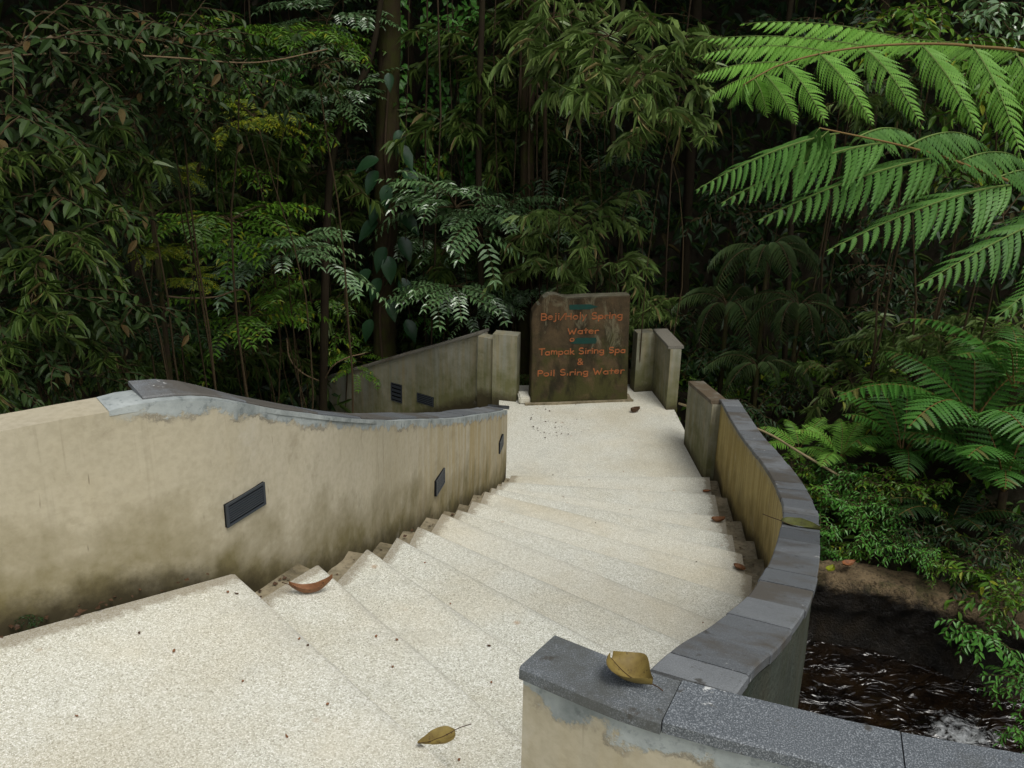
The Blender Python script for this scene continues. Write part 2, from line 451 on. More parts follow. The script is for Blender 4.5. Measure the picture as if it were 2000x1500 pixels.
gx = np.unique(np.r_[np.linspace(-7, 8, 121), np.linspace(-16, 16, 50), [-30, -60, -150, -400, -1000, 30, 60, 150, 400, 1000]])
gy = np.unique(np.r_[np.linspace(-1, 16, 129), np.linspace(-8, 30, 40), [-20, -60, -150, -400, -1000, 45, 80, 150, 400, 1000]])
GX, GY = np.meshgrid(gx, gy)
GV = np.stack([GX, GY, ground(GX, GY)], -1).reshape(-1, 3)
nx, ny = len(gx), len(gy)
ii = (np.arange(ny - 1)[:, None] * nx + np.arange(nx - 1)[None]).ravel()
GT = np.vstack([np.stack([ii, ii + 1, ii + nx + 1], 1), np.stack([ii, ii + nx + 1, ii + nx], 1)])
o = obj('ground', mesh_np('ground', GV, GT, [M['soil']], smooth=True)); tag(o, kind='structure')

def mat_water():
    t = NT('stream_water'); v = t.coord()
    bed = t.mix(t.ramp(t.noise(v, 4, 5, .6), [(.4, 0), (.65, 1)]), (.003, .002, .0015), (.016, .009, .004))
    foam_d = t.n('ShaderNodeVectorMath', operation='DISTANCE')
    t.link(t.n('ShaderNodeTexCoord').outputs['Object'], foam_d.inputs[0]); foam_d.inputs[1].default_value = (2.82, 5.08, -2.5)
    fm = t.math('SUBTRACT', .64, t.math('MULTIPLY', foam_d.outputs['Value'], 1.15))
    fm = t.math('ADD', fm, t.math('MULTIPLY', t.math('SUBTRACT', t.noise(v, 17, 6, .75), .5), 1.1))
    k = t.ramp(fm, [(.42, 0), (.7, .9)])
    c = t.mix(k, bed, (.65, .68, .68))
    w = t.n('ShaderNodeTexNoise', Vector=t.coord((1, 1.9, 1)), Scale=4.2, Detail=2.5, Roughness=.45, Distortion=1.4).outputs['Fac']
    t.bump(w, 1.0, .085)
    return t.done(c, t.ramp(k, [(0, .07), (.5, .6)]), .6)
M['water'] = mat_water()
wx = np.linspace(.5, 5.4, 90); wy = np.linspace(-4, 6.35, 170)
WX, WY = np.meshgrid(wx, wy)
WZ = -2.5 + .012 * np.sin(WX * 13 + 3 * np.sin(WY * 3)) * np.sin(WY * 9 + 2 * np.sin(WX * 5)) + .008 * np.sin(WX * 31 + WY * 17) + .03 * np.exp(-((WX - 2.86) ** 2 + (WY - 5.0) ** 2) / .06) * np.sin(WX * 40) * np.sin(WY * 37)
ii = (np.arange(len(wy) - 1)[:, None] * len(wx) + np.arange(len(wx) - 1)[None]).ravel()
n_ = len(wx)
o = obj('stream_water', mesh_np('stream_water', np.stack([WX, WY, WZ], -1), np.vstack([np.stack([ii, ii + 1, ii + n_ + 1], 1), np.stack([ii, ii + n_ + 1, ii + n_], 1)]), [M['water']], smooth=True))
tag(o, 'dark rippling stream with a patch of white foam', 'stream', kind='structure')

# ------------------------------------------------------------------ stairs
RISE = .14
NL = [(-.83, 2.66), (-.64, 2.96), (-.53, 3.32), (-.46, 3.67), (-.41, 4.03), (-.33, 4.43), (-.27, 4.75), (-.21, 5.13), (-.15, 5.54), (-.115, 5.88), (-.085, 6.21), (-.055, 6.56), (.01, 6.97)]
NR = [(.20, 1.45), (.33, 1.75), (.52, 2.15), (.69, 2.60), (.84, 3.03), (.97, 3.45), (1.11, 3.92), (1.22, 4.37), (1.28, 4.84), (1.335, 5.31), (1.40, 5.80), (1.46, 6.42), (1.54, 7.01)]
NL = [np.array(p) for p in NL]; NR = [np.array(p) for p in NR]
rng = np.random.default_rng(11)

def step_mesh(name, rows, z, zbot, edge_rows, cols=None, ends=(1, 1)):
    """rows: list of (left, right) plan points from back to nosing; solid block with a worn, rounded nosing"""
    t = np.unique(np.r_[np.linspace(0, 1, 17), .02, .05, .09, .91, .95, .98]) if cols is None else cols
    nc = len(t)
    V, E = [], []
    sec, nose = [], []
    for j, tt in enumerate(t):
        q = []
        pts = [np.asarray(a) * (1 - tt) + np.asarray(b) * tt for a, b in rows]
        w = np.linalg.norm(np.asarray(rows[-1][1]) - np.asarray(rows[-1][0]))
        fwd = pts[-1] - pts[-2]; fwd /= np.linalg.norm(fwd) + 1e-9
        jit = mnoise.noise((tt * 9, z * 31, 2.2)) * .006
        dl = min(tt, 1) * w; dr = (1 - tt) * w
        e0 = max(math.exp(-dl / .05) * ends[0], math.exp(-dr / .05) * ends[1])
        q.append((*pts[0], zbot, e0))
        for k, p in enumerate(pts):
            e = max(e0, edge_rows[k])
            zz = z + mnoise.noise((p[0] * 5, p[1] * 5, z)) * .0025
            if k == len(pts) - 1:
                a = p - fwd * .014 + fwd * jit
                q.append((*a, zz, e)); q.append((*(p + fwd * (jit - .004)), zz - .004, e)); q.append((*(p + fwd * jit), zz - .014, e))
            else: q.append((*p, zz, e))
        q.append((*(pts[-1] + fwd * jit), zbot, e0))
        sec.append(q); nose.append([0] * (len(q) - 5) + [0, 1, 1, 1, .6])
    ns = len(sec[0])
    V = np.array(sec)[:, :, :3].reshape(-1, 3); E = np.array(sec)[:, :, 3].ravel()
    T = []
    for j in range(nc - 1):
        for k in range(ns):
            k2 = (k + 1) % ns
            a, b, c, d = j * ns + k, (j + 1) * ns + k, (j + 1) * ns + k2, j * ns + k2
            T += [(a, b, c), (a, c, d)]
    for o_, flip in ((0, 0), ((nc - 1) * ns, 1)):
        for k in range(1, ns - 1):
            T.append((o_, o_ + k, o_ + k + 1) if not flip else (o_, o_ + k + 1, o_ + k))
    me = mesh_np(name, V, T, [M['pebble']])
    at = me.attributes.new('edge', 'FLOAT', 'POINT'); at.data.foreach_set('value', E.astype(np.float32))
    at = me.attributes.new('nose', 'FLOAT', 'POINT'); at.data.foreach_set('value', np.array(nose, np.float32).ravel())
    return me

stairs = empty('staircase', (0, 2.0, -2.6), 'curving flight of pale pebble-washed steps descending from the near landing to the sign', 'staircase')
def spart(name, me, root):
    shift(me, root.location); return obj(name, me, root)
upper_rows = [((-2.65, -2.2), (2.5, -2.2)), ((-2.65, 1.46), (2.5, .5)), tuple((NL[0] * .92 + np.array((-2.65, 1.46)) * .08, NR[0] * .92 + np.array((2.5, .5)) * .08)), (NL[0], NR[0])]
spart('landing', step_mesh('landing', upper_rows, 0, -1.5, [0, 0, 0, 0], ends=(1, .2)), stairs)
for i in range(1, 13):
    rows = []
    bl, br, fl, fr = NL[i - 1], NR[i - 1], NL[i], NR[i]
    dv = (fl + fr - bl - br) / 2; dv = dv / np.linalg.norm(dv)
    rows = [(bl - dv * .03, br - dv * .03), (bl + dv * .004, br + dv * .004)]
    for f in (.12, .5, .88, 1.): rows.append((bl * (1 - f) + fl * f, br * (1 - f) + fr * f))
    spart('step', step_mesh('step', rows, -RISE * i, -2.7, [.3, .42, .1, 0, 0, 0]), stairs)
ZB = -RISE * 13
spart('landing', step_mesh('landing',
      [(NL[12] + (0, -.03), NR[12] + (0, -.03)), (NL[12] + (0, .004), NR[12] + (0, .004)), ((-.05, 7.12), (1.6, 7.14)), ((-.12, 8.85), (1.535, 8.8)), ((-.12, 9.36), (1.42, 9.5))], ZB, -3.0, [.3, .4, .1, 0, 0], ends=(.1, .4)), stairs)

# gutters: dirty stepped channels between the step ends and the walls
def gutter(side):
    pts_s, pts_w = (NL, WL_IN) if side < 0 else (NR, WR_IN)
    bm = bmesh.new()
    for i in range(1, 13):
        z = -RISE * i - .035
        a, b = pts_s[i - 1], pts_s[i]
        out = np.array((-(b - a)[1], (b - a)[0])) * (1 if side < 0 else -1); out = out / np.linalg.norm(out)
        P = [a - out * .03, b - out * .03, b + out * .2, a + out * .2]
        n = 4
        top = [bm.verts.new((*(P[0] + (P[1] - P[0]) * k / n), z + random.Random(i * 9 + k).uniform(-.01, .012))) for k in range(n + 1)]
        top2 = [bm.verts.new((*(P[3] + (P[2] - P[3]) * k / n), z + random.Random(i * 7 + k).uniform(.0, .03))) for k in range(n + 1)]
        for k in range(n): bm.faces.new((top[k], top[k + 1], top2[k + 1], top2[k]))
        lo = [bm.verts.new((*P[1], -2.6)), bm.verts.new((*P[2], -2.6))]
        bm.faces.new((top[n], lo[0], lo[1], top2[n]))
    return bm_mesh('gutter', bm, M['gutter'])

# ------------------------------------------------------------------ walls
def wall_sweep(name, inner, ztop, zbase, zbot, thick, side, arc, capped, mat, rough=.004, taper_in=None):
    P = np.asarray(inner, float); n = len(P)
    d = np.gradient(P, axis=0); d /= np.linalg.norm(d, axis=1)[:, None]
    nor = np.stack([-d[:, 1], d[:, 0]], 1) * side
    fr = np.array([0, .25, .45, .6, .72, .8, .86, .9, .94, .97, .985, 1.0])
    V, A = [], []
    s = np.r_[0, np.cumsum(np.linalg.norm(np.diff(P, axis=0), axis=1))]
    rows = []
    for i in range(n):
        q = []
        for f in fr:
            z = zbot[i] + (ztop[i] - zbot[i]) * f
            w = mnoise.noise((s[i] * 2.1, z * 2.3, thick * 50)) * rough * 2 + mnoise.noise((s[i] * 9, z * 9, thick * 70)) * rough * .6
            p = P[i] - nor[i] * w
            q.append((*p, z))
        q.append((*(P[i] + nor[i] * thick * .5), ztop[i] + mnoise.noise((s[i] * 7, 0, 3)) * rough))
        for f in (1.0, .9, .75, .5, .0):
            z = zbot[i] + (ztop[i] - zbot[i]) * f
            p = P[i] + nor[i] * (thick + mnoise.noise((s[i] * 3, z * 3, 9)) * rough * 3)
            q.append((*p, z))
        rows.append(q)
    ns = len(rows[0])
    V = np.array(rows).reshape(-1, 3)
    T = []
    for j in range(n - 1):
        for k in range(ns):
            k2 = (k + 1) % ns
            a, b, c, e = j * ns + k, (j + 1) * ns + k, (j + 1) * ns + k2, j * ns + k2
            T += [(a, b, c), (a, c, e)] if side < 0 else [(a, c, b), (a, e, c)]
    m0 = len(fr)
    for o_, fl in ((0, 0), ((n - 1) * ns, 1)):      # end faces as strips between the two faces
        inn = list(range(m0)); out = [m0 + 5, m0 + 4, m0 + 3, m0 + 2, m0 + 1]
        oz = [0, .5, .75, .9, 1.0]
        j = 0
        for k in range(m0 - 1):
            while j < 4 and oz[j + 1] <= fr[k] + 1e-6:
                T.append((o_ + inn[k], o_ + out[j], o_ + out[j + 1])); j += 1
            T.append((o_ + inn[k], o_ + out[j], o_ + inn[k + 1]))
        while j < 4: T.append((o_ + inn[-1], o_ + out[j], o_ + out[j + 1])); j += 1
        T.append((o_ + inn[-1], o_ + out[4], o_ + m0))
    me = mesh_np(name, V, T, [mat])
    bm = bmesh.new(); bm.from_mesh(me); bmesh.ops.recalc_face_normals(bm, faces=bm.faces); bm.to_mesh(me); bm.free()
    vals = {'arc': np.repeat(arc, ns), 'hgt': V[:, 2] - np.repeat(zbase, ns), 'dtop': np.repeat(ztop, ns) - V[:, 2], 'capped': np.repeat(capped, ns)}
    for k, v in vals.items():
        at = me.attributes.new(k, 'FLOAT', 'POINT'); at.data.foreach_set('value', v.astype(np.float32))
    return me

def cap_stones(root, inner, ztop, thick, side, breaks, over, hgt, mats, seed, over_out=None, tilt=0.0, gap=.003):
    rg = random.Random(seed)
    P = np.asarray(inner, float)
    d = np.gradient(P, axis=0); d /= np.linalg.norm(d, axis=1)[:, None]
    nor = np.stack([-d[:, 1], d[:, 0]], 1) * side
    s = np.r_[0, np.cumsum(np.linalg.norm(np.diff(P, axis=0), axis=1))]
    oo = over if over_out is None else over_out
    for a, b in zip(breaks[:-1], breaks[1:]):
        q = np.linspace(a + gap, b - gap, 5)
        f = lambda arr: np.interp(q, s, arr)
        px, py, qx, qy, z = f(P[:, 0]), f(P[:, 1]), f(nor[:, 0]), f(nor[:, 1]), f(ztop)
        j0, j1, jz, jt = rg.uniform(-.002, .002), rg.uniform(-.003, .003), rg.uniform(-.001, .002), rg.uniform(-.002, .002)
        ch = .004
        V = []
        for k in range(5):
            I = np.array((px[k], py[k])); N_ = np.array((qx[k], qy[k]))
            i0, o0 = -over + j0, thick + oo + j1
            zz = z[k] + jz + .002 + jt * (k - 2) / 2
            for off, dz in ((i0, 0), (i0, hgt - ch), (i0 + ch, hgt), (o0 - ch, hgt), (o0, hgt - ch), (o0, 0)):
                p = I + N_ * off
                V.append((*p, zz + dz + tilt * (off - i0) / thick))
        F = []
        for k in range(4):
            for c in range(6):
                e = (c + 1) % 6
                F.append((k * 6 + c, (k + 1) * 6 + c, (k + 1) * 6 + e, k * 6 + e))
        F += [tuple(range(5, -1, -1)), tuple(24 + c for c in range(6))]
        bm = bmesh.new(); vs = [bm.verts.new(v) for v in V]
        for fc in F: bm.faces.new([vs[c] for c in fc])
        me = bm_mesh('capstone', bm, rg.choice(mats))
        ctr = Vector(V[12]); shift(me, ctr)
        o_ = obj('capstone', me, root); o_.location = ctr - root.location

def even(a, b, step, seed, jit=.25):
    rg = random.Random(seed); out = [a]
    while out[-1] < b - step * .6: out.append(out[-1] + step * rg.uniform(1 - jit, 1 + jit))
    out[-1] = b; return out

# the cream wall on the left
WLp = [(-3.1, 1.14, .57), (-2.4, 1.63, .57), (-1.40, 2.33, .572), (-1.12, 2.52, .572), (-.90, 2.705, .545), (-.745, 2.97, .41), (-.625, 3.28, .265), (-.545, 3.65, .105), (-.49, 4.0, -.035), (-.415, 4.4, -.19), (-.345, 4.78, -.34), (-.275, 5.2, -.50), (-.2, 5.7, -.68), (-.12, 6.3, -.905), (-.03, 6.98, -1.15)]
WLs, sl = spline(WLp, 150)
WL_IN = WLs[:, :2]
def base_along(P, pts):
    z = []
    for p in P:
        dd = [np.linalg.norm(p - q) for q in pts]; k = int(np.argmin(dd))
        z.append(-RISE * (k + (1 if (k < 12 and p[1] > pts[k][1]) else 0)) if p[1] > pts[0][1] else 0.0)
    z = np.array(z, float)
    return np.convolve(np.r_[[z[0]] * 4, z, [z[-1]] * 4], np.ones(9) / 9, 'valid')
zbL = base_along(WL_IN, NL)
s_peak = sl[np.argmin(np.abs(WLs[:, 0] + 1.02) + np.abs(WLs[:, 1] - 2.59))]
arcL = smoothstep(3.2, 6.8, WLs[:, 1]) * 1.5 - .1
capL = smoothstep(s_peak - .12, s_peak + .02, sl)
wall_l = empty('parapet_wall', (-.9, 2.7, -1.6), 'long curved cream plaster parapet on the left with patchy grey slate coping and vents', 'wall')
spart('wall_body', wall_sweep('wall_body', WL_IN, WLs[:, 2], zbL, np.full(150, -2.6), .135, 1, arcL, capL, M['cream'], .005), wall_l)
capz = WLs[:, 2] - .006 + .008 * np.exp(-np.clip(sl - s_peak, 0, None) / .35)
cap_stones(wall_l, WL_IN, capz, .135, 1, even(s_peak + .0, sl[-1] - .2, .34, 5), -.03, .014, [M['slate']], 3, .02, .012, .0015)
cap_stones(wall_l, WL_IN, capz + .012, .135, 1, [sl[-1] - .195, sl[-1] + .0], .012, .028, [M['slate']], 8, .012)
# mortar bed under the first, lifted slates
q = (sl > s_peak - .10) & (sl < s_peak + 1.5)
idx = np.where(q)[0]
me = wall_sweep('mortar_bed', WL_IN[idx] + .0, WLs[idx, 2] + .003 + np.r_[0, np.full(len(idx) - 1, 1.0)] * .006 * np.exp(-np.clip(sl[idx] - s_peak, 0, None) / .35), WLs[idx, 2] - 2, WLs[idx, 2] - .012, .125, 1, np.zeros(len(idx)), np.ones(len(idx)), M['cream'], .004)
spart('mortar_bed', me, wall_l)
spart('gutter', gutter(-1), stairs)

def grille(root, centre, ux, slope, w, h, nslat=7, dark=False):
    """louvred vent: frame, back plate and slats; ux = unit plan direction along the wall, facing the stairs"""
    ux = np.array(ux, float); ux /= np.linalg.norm(ux)
    nx_ = np.array((ux[1], -ux[0]))                      # towards the right of ux
    g = obj('vent_grille', None, root)
    C = np.array(centre)
    def pt(a, b, c): p = C[:2] + ux * a + nx_ * c; return (p[0], p[1], C[2] + b + slope * a)
    def bar(name, a0, a1, b0, b1, c0, c1, mat, par):
        bm = bmesh.new()
        vs = [bm.verts.new(pt(a, b, c)) for c in (c0, c1) for a, b in ((a0, b0), (a1, b0), (a1, b1), (a0, b1))]
        for f in ((0, 1, 2, 3), (4, 5, 6, 7), (0, 1, 5, 4), (1, 2, 6, 5), (2, 3, 7, 6), (3, 0, 4, 7)): bm.faces.new([vs[k] for k in f])
        me = bm_mesh(name, bm, mat); shift(me, C); return obj(name, me, par)
    g.location = C - np.array(root.location)
    W_, H_ = w / 2, h / 2
    bar('back_plate', -W_, W_, -H_, H_, -.02, .0005, M['vent_dark'], g)
    fr = bmesh.new()
    for a0, a1, b0, b1 in ((-W_, W_, H_ - .007, H_), (-W_, W_, -H_, -H_ + .007), (-W_, -W_ + .009, -H_ + .007, H_ - .007), (W_ - .009, W_, -H_ + .007, H_ - .007)):
        vs = [fr.verts.new(pt(a, b, c)) for c in (.001, .006) for a, b in ((a0, b0), (a1, b0), (a1, b1), (a0, b1))]
        for f in ((0, 1, 2, 3), (4, 5, 6, 7), (0, 1, 5, 4), (1, 2, 6, 5), (2, 3, 7, 6), (3, 0, 4, 7)): fr.faces.new([vs[k] for k in f])
    me = bm_mesh('frame', fr, M['black_plastic']); shift(me, C); obj('frame', me, g)
    for k in range(nslat):
        b = -H_ + .012 + (h - .024) * (k + .5) / nslat; t_ = (h - .024) / nslat * .28
        bar('slat', -W_ + .0095, W_ - .0095, b - t_, b + t_, .001, .005, M['black_plastic'], g)
    return g

def on_wall(curve, y_plan, z, lift=.004):
    k = int(np.argmin(np.abs(curve[:, 1] - y_plan)))
    d = curve[min(k + 2, len(curve) - 1), :2] - curve[max(k - 2, 0), :2]; d = d / np.linalg.norm(d)
    n_ = np.array((d[1], -d[0]))
    p = curve[k, :2] + n_ * lift
    return (p[0], p[1], z), d
for yy, zz, ww, hh in ((2.805, .16, .165, .078), (4.66, -.645, .17, .085), (6.66, -1.285, .17, .085)):
    c_, d_ = on_wall(WLs, yy, zz)
    grille(wall_l, c_, d_, .08 if yy < 3 else .0, ww, hh)

# the curved wall on the right
WRp = [(.235, 1.40, .545), (.33, 1.60, .475), (.45, 1.84, .365), (.645, 2.28, .175), (.85, 2.82, -.025), (1.075, 3.5, -.265), (1.275, 4.18, -.50), (1.435, 5.08, -.74), (1.525, 6.1, -.965), (1.615, 7.22, -1.14)]
WRs, sr = spline(WRp, 130)
WR_IN = WRs[:, :2]
zbR = base_along(WR_IN, NR)
wall_r = empty('parapet_wall', (1.2, 4.0, -2.6), 'curved ochre parapet on the right with square grey stone coping above the stream', 'wall')
spart('wall_body', wall_sweep('wall_body', WR_IN, WRs[:, 2], zbR, np.full(130, -2.9), .112, -1, np.full(130, 1.5), np.full(130, .25), M['ochre'], .005), wall_r)
# rough outer rendering, a skin on the stream side
dR = np.gradient(WR_IN, axis=0); dR /= np.linalg.norm(dR, axis=1)[:, None]
outR = WR_IN + np.stack([dR[:, 1], -dR[:, 0]], 1) * .106
spart('outer_render', wall_sweep('outer_render', outR, WRs[:, 2] - .012, zbR - 9, np.full(130, -2.95), .026, -1, np.zeros(130), np.zeros(130), M['cement'], .004), wall_r)
cap_stones(wall_r, WR_IN, WRs[:, 2], .125, -1, [.045] + even(.16, sr[-1] - .002, .25, 21, .3), .009, .024, [M['slate']], 12, .014, gap=.001)
spart('gutter', gutter(1), stairs)

# near wall in the foreground
WNp = [(.030, 1.440, .544), (.213, 1.322, .544), (.405, 1.245, .544), (.62, 1.175, .544), (1.0, 1.09, .544), (1.7, .99, .544), (2.6, .93, .544)]
WNs, sn = spline(WNp, 70)
wall_n = empty('parapet_wall', (.3, 1.3, 0), 'near cream parapet with speckled dark granite coping in the lower right corner', 'wall')
spart('wall_body', wall_sweep('wall_body', WNs[:, :2], WNs[:, 2], np.zeros(70), np.full(70, -2.7), .097, 1, np.full(70, .1), np.ones(70), M['cream'], .004), wall_n)
cap_stones(wall_n, WNs[:, :2], WNs[:, 2], .097, 1, [-.012, .26, .62, 1.05, 1.5, 2.0, 2.6], .012, .024, [M['granite']], 31, .010, gap=.001)

# flat walls: far landing
def wall_box(root, name, p0, p1, thick, z0, z1a, z1b, mat, zbase, side=1, capmat=None, over=.02, cap_h=.03, cols=10):
    p0 = np.array(p0, float); p1 = np.array(p1, float)
    P = np.array([p0 + (p1 - p0) * t for t in np.linspace(0, 1, cols)])
    zt = np.linspace(z1a, z1b, cols)
    L = np.linalg.norm(p1 - p0)
    spart(name, wall_sweep(name, P, zt, np.full(cols, zbase) if np.isscalar(zbase) else np.linspace(*zbase, cols), np.full(cols, z0), thick, side, np.full(cols, .8), np.zeros(cols), mat, .003), root)
    if capmat:
        cap_stones(root, P, zt, thick, side, [0] + even(0, L, .45, int(L * 977))[1:], over, cap_h, [capmat], int(L * 131))
w = empty('end_pier', (1.55, 7.6, ZB), 'short mossy pier ending the ochre parapet beside the landing gap', 'pier')
wall_box(w, 'wall_body', (1.548, 7.20), (1.50, 7.97), .12, -2.8, -1.155, -1.275, M['grey_plaster'], ZB, -1, M['rust_slate'], .008, .03)
w = empty('landing_wall', (1.4, 9.2, ZB), 'angled grey wall with rusty coping just right of the stone sign', 'wall')
wall_box(w, 'wall_body', (1.205, 9.24), (1.385, 9.28), .13, -2.8, -1.215, -1.215, M['grey_plaster'], ZB, 1, M['rust_slate'], .018, .028)
wall_box(w, 'wall_body', (1.455, 8.77), (1.38, 9.32), .105, -2.8, -1.22, -1.22, M['grey_plaster'], ZB, -1, M['rust_slate'], .02, .028)
w = empty('parapet_wall', (-.3, 9.0, -1.9), 'sloping grey mossy wall behind the cream parapet, left of the sign', 'wall')
wall_box(w, 'wall_body', (-.32, 9.12), (-2.75, 10.92), .13, -3.6, -1.225, -2.55, M['grey_plaster'], (-1.9, -3.3), -1, M['rust_slate'], .02, .03, 24)
wall_box(w, 'pier', (.04, 8.90), (-.19, 8.955), .14, -2.8, -1.165, -1.165, M['grey_plaster'], ZB, -1, M['rust_slate'], .03, .035)
wall_box(w, 'pier', (-.193, 8.985), (-.335, 9.065), .12, -2.8, -1.225, -1.225, M['grey_plaster'], ZB, -1, M['slate'], .02, .03)
dB = np.array((-.803, .596))
for t_, kz, ww, hh in ((1.10, -2.08, .15, .2), (.70, -2.06, .22, .10)):
    pB = np.array((-.32, 9.12)) + dB * t_
    grille(w, (pB[0] - .003 * dB[1], pB[1] + .003 * dB[0] - .004, kz), -dB, 0.0, ww, hh, 4)
low = empty('lower_staircase', (-.6, 8.3, -2.9), 'lower flight turning left off the landing, hidden behind the cream parapet', 'staircase')
for k in range(1, 7):
    a = np.array((-.12, 7.16)) + dB * .34 * (k - 1); b = np.array((-.12, 8.84)) + dB * .34 * (k - 1)
    a2 = a + dB * .34; b2 = b + dB * .34
    spart('step', step_mesh('step', [(b - dB * .02, a - dB * .02), (b, a), ((b + b2) / 2, (a + a2) / 2), (b2, a2)], ZB - RISE * k, -3.7, [.3, .2, 0, 0]), low)

# kerb block between wall and sign
kb = bmesh.new(); box_bm(kb, -.055, .055, -.09, .09, 0, .07)
bmesh.ops.bevel(kb, geom=list(kb.edges), offset=.012, segments=2, affect='EDGES')
o = obj('kerb_block', bm_mesh('kerb_block', kb, M['pebble']), None, (.115, 8.93, ZB)); o.rotation_euler.z = .1
tag(o, 'small pale stone block on the landing at the foot of the sign', 'block')

# ------------------------------------------------------------------ the stone sign
SA = Vector((.184, 8.839, ZB)); SU = Vector((.9873, .1588, 0)); SN = Vector((.1588, -.9873, 0))
sign = empty('stone_sign', SA, 'brown mossy stone slab sign with orange lettering and a broken upper left corner', 'sign')
outline = [(-.004, -.02), (-.002, .3), (-.005, .6), (-.015, .82), (-.006, .905), (.012, .93), (.038, .972), (.060, .985), (.093, 1.035), (.142, 1.068), (.19, 1.07), (.226, 1.062), (.262, 1.045), (.327, 1.034), (.5, 1.041), (.7, 1.043), (.907, 1.047), (.915, .8), (.92, .575), (.93, .3), (.944, -.02)]
bm = bmesh.new()
ft = [bm.verts.new(SU * u + Vector((0, 0, v))) for u, v in outline]
f0 = bm.faces.new(ft)
ex = bmesh.ops.extrude_face_region(bm, geom=[f0])
bv = [g for g in ex['geom'] if isinstance(g, bmesh.types.BMVert)]
for v in bv: v.co += -SN * (.12 + random.Random(round(v.co.z * 100)).uniform(-.012, .012))
bmesh.ops.recalc_face_normals(bm, faces=bm.faces)
eds = [e for e in bm.edges if all(abs(v.co.dot(SN)) < .02 for v in e.verts)]
bmesh.ops.bevel(bm, geom=eds, offset=.007, segments=2, affect='EDGES')
me = bm_mesh('slab', bm, M['stone_sign']); me.materials.append(M['sign_top'])
for p in me.polygons:
    if p.normal.z > .6: p.material_index = 1
obj('slab', me, sign)
bm = bmesh.new(); box_bm(bm, -.05, .985, -.03, .16, -.01, .018)
bmesh.ops.subdivide_edges(bm, edges=list(bm.edges), cuts=3, use_grid_fill=True)
for v in bm.verts:
    v.co += Vector((mnoise.noise(v.co * 9), mnoise.noise(v.co * 9 + Vector((3, 0, 0))), 0)) * .02
    v.co = SU * v.co.x - SN * v.co.y + Vector((0, 0, v.co.z))
obj('mortar_bed', bm_mesh('mortar_bed', bm, M['gutter']), sign)

# single-stroke hand lettering, each glyph in a 1-high box: list of polylines, advance
def arc(cx, cy, rx, ry, a0, a1, n=9):
    return [(cx + rx * math.cos(math.radians(a0 + (a1 - a0) * k / n)), cy + ry * math.sin(math.radians(a0 + (a1 - a0) * k / n))) for k in range(n + 1)]
G = {
    'B': ([[(0, 0), (0, 1), (.3, .98)] + arc(.3, .76, .22, .22, 80, -90, 6) + [(.05, .53), (.32, .52)] + arc(.32, .27, .27, .26, 80, -90, 6) + [(0, 0)]], .72),
    'e': ([[(.05, .33), (.5, .36)] + arc(.28, .3, .25, .29, 15, 320, 10)], .68),
    'j': ([[(.2, .6), (.2, -.12)] + arc(.04, -.12, .16, .16, 0, -110, 4), [(.2, .82), (.22, .86)]], .42),
    'i': ([[(.1, .58), (.1, 0)], [(.1, .80), (.11, .85)]], .3),
    '/': ([[(0, -.08), (.5, .98)]], .6),
    'H': ([[(0, 0), (.02, 1)], [(.6, 0), (.58, 1)], [(.02, .5), (.6, .52)]], .82),
    'o': ([arc(.28, .3, .26, .29, 100, 460, 12)], .7),
    'l': ([[(.1, 0), (.1, 1)]], .3),
    'y': ([[(0, .6), (.24, .05)], [(.5, .6), (.24, .05), (.08, -.32)]], .62),
    'S': ([arc(.32, .74, .26, .24, 40, 270, 8) + arc(.32, .26, .28, .25, 90, -150, 8)], .76),
    'p': ([[(.05, .58), (.04, -.34)], arc(.3, .3, .25, .27, 160, -160, 10)], .7),
    'r': ([[(.06, .58), (.06, 0)], [(.06, .34)] + arc(.3, .34, .22, .24, 150, 50, 5)], .5),
    'n': ([[(.05, .58), (.05, 0)], [(.05, .36)] + arc(.28, .34, .22, .24, 160, 0, 6) + [(.5, 0)]], .66),
    'g': ([arc(.28, .32, .25, .26, 50, 320, 10), [(.52, .58), (.52, -.12)] + arc(.28, -.12, .24, .2, 0, -140, 6)], .7),
    'W': ([[(0, 1), (.24, 0), (.45, .66), (.68, 0), (.92, 1)]], 1.08),
    'a': ([arc(.28, .29, .25, .28, 50, 320, 10), [(.52, .58), (.52, 0)]], .7),
    't': ([[(.2, .92), (.2, .05)], [(0, .6), (.42, .62)]], .52),
    'T': ([[(0, .97), (.7, 1)], [(.35, .98), (.34, 0)]], .74),
    'm': ([[(.05, .58), (.05, 0)], [(.05, .36)] + arc(.22, .36, .17, .2, 160, 0, 5) + [(.39, .02)], [(.39, .36)] + arc(.56, .36, .17, .2, 160, 0, 5) + [(.73, 0)]], .9),
    'k': ([[(.05, 1), (.05, 0)], [(.45, .6), (.05, .24)], [(.18, .34), (.5, 0)]], .6),
    'P': ([[(.05, 0), (.05, 1), (.3, .99)] + arc(.3, .74, .25, .25, 85, -90, 7) + [(.05, .47)]], .66),
    '&': ([[(.62, .0), (.16, .68)] + arc(.3, .8, .17, .17, 200, -20, 6) + [(.1, .3)] + arc(.28, .2, .2, .2, 160, 350, 7) + [(.6, .46)]], .75),
    ' ': ([], .46), ',': ([[(.1, .2), (.05, -.05)]], .3),
}
